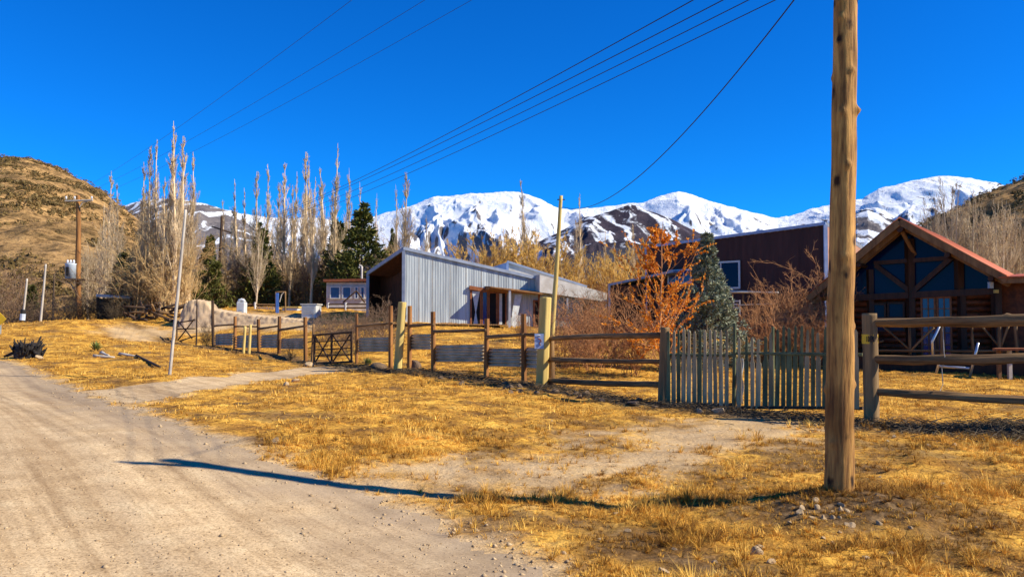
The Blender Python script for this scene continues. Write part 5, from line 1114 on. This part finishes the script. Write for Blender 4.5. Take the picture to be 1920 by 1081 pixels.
# golden willows
GOL = [mkpoplar(s, H=6, n1=15, spread=.30, mats=('strawtwig', 'golden'), rad=.05, stems=9, tw=5, twr=.011, sp0=.7) for s in (21, 22)]
for i, (px, pt, d, lb) in enumerate([(845, 462, 60, 'golden willow showing first above the zinc roof slope'), (880, 452, 61, 'golden willow left of the upper roof block'), (915, 440, 62, 'golden willow above the blue gable of the roof block'), (945, 420, 63, 'tall golden willow behind the upper roof block'), (975, 425, 62, 'golden willow beneath the bushy poplar'), (1005, 440, 61, 'golden willow just left of the leaning pole'), (1035, 452, 62, 'golden willow right behind the leaning pole'), (1060, 470, 60, 'low golden willow right of the leaning pole'), (1095, 478, 62, 'low golden willow above the porch roof end'), (1125, 470, 64, 'golden willow in front of the dark foothill'), (1155, 468, 62, 'golden willow left of the wing of the maroon house'), (1190, 455, 63, 'golden willow behind the orange tree, left side'), (820, 478, 64, 'small golden willow low over the zinc roof'), (1225, 440, 70, 'golden willow behind the top of the orange tree')]):
    inst(GOL[i % 2], 'willow', px, pt, d, 6, lb, 'willow', 'golden willows behind the zinc house', 1.5)
WB = [mkpoplar(s, H=8, n1=16, spread=.45, mats=('whitebark', 'twig'), rad=.09, stems=3, tw=6) for s in (31, 32)]
for i, (px, pt, d, lb) in enumerate([(1752, 372, 60, 'first pale bare tree above the chalet ridge'), (1768, 395, 64, 'low pale bare tree second along the orange roof'), (1784, 330, 58, 'tallest pale bare tree, its twigs over the snowy summit'), (1802, 380, 62, 'pale bare tree right of the tallest one'), (1818, 356, 58, 'pale bare tree with white trunk above the roof middle'), (1840, 385, 60, 'forked pale bare tree before the dry hill'), (1858, 400, 64, 'small pale bare tree low on the hill'), (1874, 372, 57, 'pale white-trunked tree left of the picture edge'), (1892, 405, 60, 'thin pale tree at the end of the orange roof'), (1912, 392, 60, 'pale bare tree at the very edge above the side roof'),
                                    (480, 420, 52, 'pale forked young tree in front of the middle conifer'), (165, 455, 62, 'pale bare tree with white trunk right of the transformer pole'), (200, 400, 60, 'pale slender tree leaning over the low shed'), (360, 430, 56, 'pale bare tree at the right foot of the poplar clump')]):
    inst(WB[i % 2], 'bare_tree', px, pt, d, 8, lb, 'bare tree', 'pale leafless trees', .7)
def mkconifer(seed, H, Rb, nb, cards, cs, mt, up=.1, droop=-.1, power=1., z0=.08, thick=.09, shoots=False):
    rg = rngs(seed); o1 = [(np.array([[0, 0, 0.]]), np.array([[0, 0, H*.99]]), np.array([thick]), np.array([.01]))]; Cs = []; Us = []; Vs = []; Ts = []
    hgt = z0*H+(1-z0)*H*.97*(rg.rand(nb)**1.15); t = (hgt-z0*H)/(H*(1-z0)); az = rg.rand(nb)*6.283; L = Rb*(1-t)**power*rg.uniform(.75, 1.15, nb)+.04*H
    el = droop+(.75-droop)*t**1.5+rg.normal(0, .08, nb)
    P = np.stack([az*0, az*0, hgt], 1); D = np.stack([np.cos(az)*np.cos(el), np.sin(az)*np.cos(el), np.sin(el)], 1)
    nd, dr = grow(rg, P, D, L, thick*.28*(1.1-t), 4, .03, up, .3, o1)
    P2, D2, t2, ix = kids(rg, nd, dr, 6, .25, .95, (.6, 1.0)); D2[:, 2] *= .45; D2 /= np.linalg.norm(D2, axis=1, keepdims=True)
    L2 = L[ix]*(1.0-t2)*.55+.05*L[ix]; nd2, dr2 = grow(rg, P2, D2, L2, np.full(len(t2), thick*.1), 2, .05, up*.6, .4, o1)
    for nds, drs, kk, LL in ((nd, dr, cards, L), (nd2, dr2, max(3, cards//2), L2)):
        Pc, Dc, tc, ic = kids(rg, nds, drs, kk, .12, 1.0, (.35, .95)); s = cs*rg.uniform(.6, 1.3, len(tc))[:, None]
        w_ = np.cross(Dc, rg.normal(0, 1, Dc.shape)); w_ /= np.linalg.norm(w_, axis=1, keepdims=True)+1e-9
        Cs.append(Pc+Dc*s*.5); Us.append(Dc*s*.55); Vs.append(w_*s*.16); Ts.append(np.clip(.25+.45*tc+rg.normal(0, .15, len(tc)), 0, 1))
    V, F = quads(np.concatenate(Cs), np.concatenate(Us), np.concatenate(Vs)); cm = mkmesh('crown', V, F, M[mt]); attr(cm, 'tint', np.concatenate(Ts).repeat(4))
    V, F = segcat(o1, 5); return mkmesh('trunk', V, F, M['bark'], True), cm
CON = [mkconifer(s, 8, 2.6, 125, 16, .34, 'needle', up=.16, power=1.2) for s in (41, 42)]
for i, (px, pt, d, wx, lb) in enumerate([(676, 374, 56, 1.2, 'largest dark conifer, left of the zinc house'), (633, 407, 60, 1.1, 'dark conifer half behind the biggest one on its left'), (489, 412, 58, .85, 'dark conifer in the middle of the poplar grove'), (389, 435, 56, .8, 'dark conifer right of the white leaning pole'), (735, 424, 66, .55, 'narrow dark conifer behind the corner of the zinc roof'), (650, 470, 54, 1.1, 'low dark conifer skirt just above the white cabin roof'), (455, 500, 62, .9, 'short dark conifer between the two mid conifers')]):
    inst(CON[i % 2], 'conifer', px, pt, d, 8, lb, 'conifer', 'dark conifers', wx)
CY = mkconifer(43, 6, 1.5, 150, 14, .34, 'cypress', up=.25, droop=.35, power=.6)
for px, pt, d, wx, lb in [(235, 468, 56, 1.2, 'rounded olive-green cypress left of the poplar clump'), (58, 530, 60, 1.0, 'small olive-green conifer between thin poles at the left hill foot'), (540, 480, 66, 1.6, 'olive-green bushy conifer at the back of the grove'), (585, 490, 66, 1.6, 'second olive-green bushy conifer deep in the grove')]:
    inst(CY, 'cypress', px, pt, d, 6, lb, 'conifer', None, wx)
# blue spruce
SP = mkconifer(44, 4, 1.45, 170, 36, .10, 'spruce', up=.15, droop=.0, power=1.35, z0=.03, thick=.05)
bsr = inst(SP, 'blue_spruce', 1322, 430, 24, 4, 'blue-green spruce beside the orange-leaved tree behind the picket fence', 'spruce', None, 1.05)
# orange tree
rg = rngs(51); o1 = []; H_ = 4.6
nd, dr = grow(rg, [[0, 0, 0]], [[.0, 0, 1]], [H_], [.05], 10, .05, .02, .12, o1)
P, D, t, ix = kids(rg, nd, dr, 46, .05, .97, (.75, 1.25)); L = np.where(t < .45, 1.95, 1.95*(1-(t-.45)/.55)**1.15+.12)*rg.uniform(.6, 1.15, len(t)); nd2, dr2 = grow(rg, P, D, L, .018*(1.2-t), 4, .10, .10, .3, o1)
P, D, t, ix = kids(rg, nd2, dr2, 6, .15, 1., (.4, .9)); L2 = L[ix]*rg.uniform(.2, .42, len(t)); nd3, dr3 = grow(rg, P, D, L2, np.full(len(t), .006), 2, .12, .05, .4, o1)
Pc, Dc, tc, ic = kids(rg, nd3, dr3, 25, .0, 1.1, (.3, 1.4)); keep = rg.rand(len(tc)) < .95; Pc = Pc[keep]; Dc = Dc[keep]; n_ = len(Pc)
U = Dc*rg.uniform(.028, .058, n_)[:, None]; W_ = np.cross(Dc, rg.normal(0, 1, Dc.shape)); W_ /= np.linalg.norm(W_, axis=1, keepdims=True); W_ *= np.linalg.norm(U, axis=1, keepdims=True)*.6
V, F = quads(Pc+Dc*.03, U, W_); om = mkmesh('crown', V, F, M['orange']); attr(om, 'tint', np.clip(rg.normal(.5, .22, n_), 0, 1).repeat(4))
V, F = segcat(o1, 5); ot = mkmesh('trunk', V, F, M['red'], True)
inst((ot, om), 'orange_tree', 1238, 408, 21.5, H_, 'young tree with bright orange dead leaves behind the rail fence', 'tree', None, .9, rot=.6)
# shrubs
def mkshrub(seed, H, n0, mt, spread=.75, r=.012, lv=3):
    rg = rngs(seed); o = []; P = rg.normal(0, .12*H, (n0, 3)); P[:, 2] = 0; az = rg.rand(n0)*6.283; el = rg.uniform(.1, spread, n0)
    D = np.stack([np.cos(az)*np.sin(el), np.sin(az)*np.sin(el), np.cos(el)], 1); L = H*rg.uniform(.6, 1.05, n0)
    nd, dr = grow(rg, P, D, L, np.full(n0, r), 5, .13, .02, .4, o)
    for l, (k, f) in enumerate(((8, .45), (5, .42), (4, .5))[:lv]):
        P, D, t, ix = kids(rg, nd, dr, k, .15, 1., (.3, .95)); L = L[ix]*f*rg.uniform(.5, 1.1, len(t)); nd, dr = grow(rg, P, D, L, np.full(len(t), r*(.55, .4, .3)[l]), 3, .16, .03, .5, o)
    V, F = segcat(o, 3); return mkmesh('shrub', V, F, M[mt])
SH = {'red': [mkshrub(s, 2.0, 22, 'red') for s in (61, 62)], 'brown': [mkshrub(s, 2.0, 20, 'brownbush') for s in (63, 64)], 'dark': [mkshrub(s, 2.0, 26, 'darkbush', 1.0) for s in (65,)], 'gold': [mkshrub(66, 2.0, 26, 'strawtwig', .28)]}
def shrub(kind, i, px, pt, d, wx, label, name='bare_shrub', base=None):
    x = xa(px, 600, d); z = gz(x, d); s = (at(px, pt, d).z-z)/2.0; me = SH[kind][i % len(SH[kind])]
    o = bpy.data.objects.new(name, me); o.location = (x, d, z-.03); o.scale = (s*wx, s*wx, s); o.rotation_euler.z = random.uniform(0, 6.28); COL.objects.link(o); tag(o, label, 'shrub', 'leafless shrubs around the garden')
for i, a in enumerate([('red', 1050, 590, 24, 1., 'reddish bare shrub right behind the yellow post'), ('red', 1080, 570, 26, 1.1, 'tall reddish shrub between the yellow post and orange tree'), ('red', 1115, 600, 23, 1.1, 'reddish shrub behind the middle of the three-rail fence'), ('red', 1150, 580, 25, 1.1, 'reddish shrub just left of the orange tree'), ('red', 1185, 560, 28, 1.2, 'reddish shrub behind the orange tree branches'), ('red', 1190, 620, 22, 1.1, 'low reddish shrub at the foot of the orange tree'),
                       ('brown', 1095, 560, 34, 1.1, 'brown shrub below the porch roof of the zinc house'), ('brown', 1040, 575, 33, 1., 'brown shrub before the zinc house porch'), ('red', 1130, 548, 36, 1., 'reddish shrub at the white porch post of the maroon house'), ('red', 1490, 512, 27, 1.1, 'tall reddish brown shrub before the maroon wall, middle one'), ('red', 1450, 560, 26, 1.1, 'reddish shrub right of the pergola posts'), ('red', 1520, 590, 25, 1.1, 'reddish shrub just left of the big pole'), ('red', 1410, 590, 26, 1., 'low reddish shrub right of the blue spruce'), ('red', 1560, 600, 26, 1., 'reddish shrub under the chalet eave'), ('brown', 1280, 610, 24, 1., 'brown shrub behind the picket fence left end'), ('brown', 1470, 590, 29, 1.4, 'wide brown shrub low behind the picket gate'),
                       ('brown', 720, 580, 30, 1., 'brown shrub before the dark recessed gable of the zinc house'), ('brown', 640, 590, 32, 1.3, 'brown shrub behind the small X-braced gate'), ('brown', 690, 590, 34, 1.2, 'brown shrub left of the zinc house corner'), ('brown', 610, 585, 36, 1.2, 'brown shrub below the big white box'), ('brown', 665, 600, 29, 1.1, 'low brown shrub right behind the small gate'),
                       ('dark', 150, 560, 50, 1.2, 'dark purple-brown bush at the transformer pole foot'), ('dark', 185, 562, 50, 1.2, 'dark bush left under the open shed roof'), ('dark', 215, 566, 47, 1.2, 'greenish dark bush in front of the open shed'), ('brown', 120, 560, 52, 1.2, 'grey brown bush left of the transformer pole'), ('brown', 90, 568, 54, 1.2, 'low grey bush by the thin leaning pole'), ('brown', 20, 560, 55, 1.6, 'grey bush at the left picture edge behind the yellow sign'), ('brown', 55, 572, 56, 1.4, 'grey bush below the small green conifer'), ('brown', 10, 520, 70, 1.6, 'taller grey bush at the left hill foot'),
                       ('gold', 405, 500, 60, 1.8, 'wide straw scrub right of the left conifer'), ('brown', 450, 505, 60, 1.8, 'wide brown scrub behind the upright white cabinet'), ('gold', 490, 490, 63, 1.8, 'straw scrub at the foot of the middle conifer'), ('brown', 530, 500, 62, 1.8, 'wide brown scrub at the back right of the middle conifer'), ('gold', 575, 495, 63, 1.8, 'wide straw scrub at the poplar feet above the white box'), ('brown', 605, 500, 58, 1.6, 'brown scrub just left of the white cabin'), ('brown', 250, 500, 56, 1.6, 'wide brown scrub right of the olive cypress'), ('gold', 268, 480, 50, 1., 'straw-coloured suckers at the left foot of the poplar clump'), ('gold', 300, 455, 50, 1., 'straw-coloured suckers in the middle of the poplar clump'), ('gold', 335, 470, 49, 1., 'straw-coloured suckers at the right foot of the poplar clump'), ('brown', 250, 520, 52, 1.1, 'brown bush between cypress and poplar clump'), ('gold', 430, 520, 58, 1.1, 'yellowish bush between the left and middle conifers'), ('gold', 560, 510, 60, 1.1, 'yellowish bush low in the poplar grove'), ('gold', 600, 515, 60, 1.1, 'yellowish bush above the white box'), ('brown', 520, 515, 60, 1.1, 'brown bush behind the play frame'), ('brown', 410, 530, 60, 1., 'brown bush behind the blue car'),
                       ('gold', 765, 470, 60, 1., 'yellowish bush peeping over the zinc roof corner'), ('brown', 850, 500, 60, 1.2, 'brown bush low behind the zinc roof'), ('dark', 388, 610, 38, .8, 'dark spiky bush against the sandy bank behind the fence'), ('dark', 545, 650, 27.6, .7, 'dark tangle of twigs under the leftmost metal sheets'), ('red', 975, 592, 34, .8, 'thin shrub before the canopy post of the zinc house')]):
    shrub(a[0], i, *a[1:])
# green tuft, stump, heap
def yucca(px, py, d, h, label):
    x = xa(px, py, d); z = gz(x, d); rg = rngs(9); n = 70; az = rg.rand(n)*6.283; el = rg.uniform(.1, 1.1, n); D = np.stack([np.cos(az)*np.sin(el), np.sin(az)*np.sin(el), np.cos(el)], 1)*h*rg.uniform(.6, 1, n)[:, None]
    S = np.stack([-np.sin(az), np.cos(az), az*0], 1)*.022; B = np.array([x, d, z-.02]); V = np.stack([B-S, B+S, B+D*.6+S*.8, B+D*.6-S*.8, B+D], 1).reshape(-1, 3); k = np.arange(n)*5
    F = np.concatenate([np.stack([k, k+1, k+2], 1), np.stack([k, k+2, k+3], 1), np.stack([k+3, k+2, k+4], 1)]); me = mkmesh('spiky_plant', V, F, M['yucca']); attr(me, 'tint', rg.rand(n).repeat(5)); o = bpy.data.objects.new('spiky_plant', me); COL.objects.link(o); tag(o, label, 'plant')
yucca(180, 655, 28, .42, 'small spiky green tuft alone on the yellow mound'); yucca(690, 682, 25.6, .3, 'small spiky tuft at the fence foot beside the X gate')
# charred stump
c = at(50, 668, 26.3); c.z = gz(c.x, c.y); st = thing('charred_stump', c, 'jagged black charred root stump at the road edge on the left', 'stump'); rg = rngs(77)
V = []; F = []; nu, nv = 30, 10
for j in range(nv+1):
    for i in range(nu):
        a = 2*math.pi*i/nu; t = j/nv; rr = (.42-.04*t)*(1+.12*math.sin(3*a+1)+.05*rg.randn())
        V.append((c.x+rr*math.cos(a), c.y+rr*.7*math.sin(a), c.z-.1+t*(.50+.08*math.sin(a*2+1))+.02*rg.randn()))
for j in range(nv):
    for i in range(nu): F.append((j*nu+i, j*nu+(i+1) % nu, (j+1)*nu+(i+1) % nu, (j+1)*nu+i))
F.append(tuple(nv*nu+i for i in range(nu))); obj('core', V, F, M['char'], st)
for i in range(54):
    a = rg.uniform(0, 6.28); q = rg.uniform(.1, 1)**.5; p = Vector((c.x+.43*q*math.cos(a), c.y+.3*q*math.sin(a), c.z+rg.uniform(-.05, .3))); log('root', p, p+Vector((.16*math.cos(a)+rg.normal(0, .07)+.04, .1*math.sin(a), rg.uniform(.15, .46))), rg.uniform(.03, .06), .012, M['char'], st, n=5, rings=3, wob=.35)
for sx in (-1, 1): log('root', (c.x+sx*.3, c.y-.1, c.z+.15), (c.x+sx*.62, c.y-.2, c.z+.02), .06, .03, M['char'], st, n=6, rings=4, wob=.3)
# branch bits near white pole; the dark first stick draws the pole's shadow
br = thing('branch_and_pole_shadow', at(290, 690, 21.5), 'broken grey branch and dark stick drawn as shadow of the white leaning pole', 'branch')
def gp_(px, py, dz=.05): p = ray(px, py); return Vector((p.x, p.y, gz(p.x, p.y)+dz))
for k, (a, b) in enumerate([((256, 672), (302, 693)), ((225, 668), (256, 673)), ((175, 672), (215, 672)), ((188, 664), (205, 671))]): log('limb_and_shadow', gp_(*a), gp_(*b), .045, .03, M['greypole'] if k else M['bark'], br, n=7, rings=5, wob=.3)
# ------------------------------------------------------------------ stones
def rockmesh(seed):
    import bmesh
    bm = bmesh.new(); bmesh.ops.create_icosphere(bm, subdivisions=3, radius=1); rg = rngs(seed); ax = rg.normal(0, 1, (9, 3)); ax /= np.linalg.norm(ax, axis=1, keepdims=True); cut = rg.uniform(.35, .8, 9)
    for v in bm.verts:
        p = np.array(v.co)
        for a_, c_ in zip(ax, cut):
            e = p@a_-c_
            if e > 0: p = p-a_*e*.97
        p *= 1+.05*float(perlin(p[0]*3+seed, p[1]*3+p[2]*2)); v.co = p
    me = bpy.data.meshes.new('rock'); bm.to_mesh(me); bm.free(); me.materials.append(M['stone']); return me
RK = [rockmesh(s) for s in range(5)]
RKD = []
for m_ in RK: m2 = m_.copy(); m2.materials.clear(); m2.materials.append(M['rubble']); RKD.append(m2)
def rock(px, py, s, label, group=None, i=0, sc=(1, 1, .7), dark=False):
    p = ray(px, py); o = bpy.data.objects.new('rock', (RKD if dark else RK)[i % 5]); o.location = (p.x, p.y, gz(p.x, p.y)+s*.12); o.scale = (s*sc[0], s*sc[1], s*sc[2]); o.rotation_euler = (random.random()*.5, random.random()*.5, random.random()*6.28); COL.objects.link(o); tag(o, label, 'rock', group)
rock(518, 832, .075, 'fist-sized pale pointed stone at the grass edge near the road', i=1, sc=(1, 1, 1.1))
rock(555, 718, .12, 'pale flat stone beside the narrow path', i=2); rock(536, 722, .1, 'brown stone left of the pale flat one beside the path', i=3)
rock(1422, 1048, .055, 'pale stone in the foreground grass, below the big pole', i=0, sc=(1, .9, 1)); rock(1445, 1062, .04, 'small stone just right of the pale foreground stone', i=4)
rock(1345, 778, .13, 'upright square pale stone under the picket fence', i=2, sc=(.9, .6, 1.1)); rock(1312, 774, .09, 'flat grey stone left of the square stone at the pickets', i=3, sc=(1.3, 1, .6))
rock(1247, 1075, .05, 'white stone at the bottom edge of the photo', i=1); rock(1153, 968, .03, 'small white stone left of the mound', i=2); rock(1177, 998, .03, 'small buff stone in grass left of the mound', i=4)
rock(1790, 838, .06, 'pale stone on the grass right of the big pole', i=3); rock(1742, 836, .045, 'smaller pale stone right of the big pole', i=0)
rock(75, 672, .16, 'pale stone at the foot of the charred stump', i=1); rock(25, 668, .15, 'pale stone at the left of the charred stump', i=2); rock(710, 692, .26, 'big brown stone at the left of the yellow post foot', i=0, sc=(1.2, 1, .7), dark=True); rock(775, 692, .26, 'dark angular stone right of the left yellow post', i=3, sc=(1, .9, .9), dark=True)
rock(580, 688, .15, 'stone at the foot of the slim gate post', i=4); rock(335, 719, .07, 'small white stone on the path edge', i=4)
rg = random.Random(8)
for i in range(20): rock(1560+rg.gauss(0, 40), 972+rg.gauss(6, 13), rg.uniform(.018, .045), 'pale stone of the small heap at the foot of the big pole', 'stones heaped round the big pole', i, (rg.uniform(.7, 1.3), .8, rg.uniform(.6, 1.2)))
for i in range(46):
    x = rg.uniform(1020, 1900); y = rg.uniform(745, 1070)
    rock(x, y, rg.uniform(.012, .035), 'small pale stone lying loose in the dry grass', 'small stones scattered in the grass', i)
for i in range(24):
    x = rg.uniform(690, 1230); y = 692+(x-690)*.12+rg.uniform(-2, 14); rock(x, y, rg.uniform(.05, .13), 'dark rubble stone along the foot of the fence', 'rubble stones along the fence', i, dark=True)
# road gravel as one stuff mesh
rg = rngs(99); n = 16000; y = 3.5+20*rg.rand(n)**1.8; x = (rg.rand(n)*1.5-.9)*y; m_, rd, pd = dirtmask(x, y); k = (rd < .3); x = x[k]; y = y[k]; z = ground_z(x, y)+.006; n = len(x); s = rg.gamma(1.3, .0036, n)+.003; s = np.where(rd[k] > -.5, s*1.6, s)
oc = np.array([[1, 0, 0], [0, 1, 0], [-1, 0, 0], [0, -1, 0], [0, 0, .8], [0, 0, -.5]]); V = (np.stack([x, y, z], 1)[:, None]+oc[None]*s[:, None, None]*rg.uniform(.6, 1.3, (n, 6, 1))).reshape(-1, 3)
of = np.array([[0, 1, 4], [1, 2, 4], [2, 3, 4], [3, 0, 4], [1, 0, 5], [2, 1, 5], [3, 2, 5], [0, 3, 5]]); F = (np.arange(n)*6)[:, None, None]+of[None]
o = bpy.data.objects.new('gravel', mkmesh('gravel', V, F.reshape(-1, 3), M['stone'])); COL.objects.link(o); tag(o, 'loose pebbles scattered over the dirt road', 'gravel', kind='stuff')
# twig litter along the fence foot
rg = rngs(101); n = 7000; u = rg.rand(n); lx = np.interp(u, [0, .6, 1], [-5.2, 2.9, 8.5]); ly = np.interp(lx, [-5.2, -3.9, -.7, .8, 2.9, 5.65, 7.5, 8.5], [26.2, 24.3, 21.3, 19.6, 15.4, 12.5, 11.6, 11.0])
x = lx+rg.normal(-.25, .35, n); y = ly+rg.normal(-.35, .35, n); kk = rg.rand(n) < .3; x = np.where(kk, 8+rg.normal(0, 1.2, n), x); y = np.where(kk, 11.3+rg.normal(0, .55, n), y); z = ground_z(x, y)+.02; az = rg.rand(n)*6.283; L = rg.uniform(.05, .3, n); P0 = np.stack([x, y, z], 1); P1 = P0+np.stack([np.cos(az)*L, np.sin(az)*L, rg.uniform(-.02, .14, n)*L*3], 1)
V, F = segtubes(P0, P1, np.full(n, .006), np.full(n, .003)); o = bpy.data.objects.new('twig_litter', mkmesh('twig_litter', V, F, M['darkbush'])); COL.objects.link(o); tag(o, 'dark dead twigs littered along the foot of the fences', 'litter', kind='stuff')
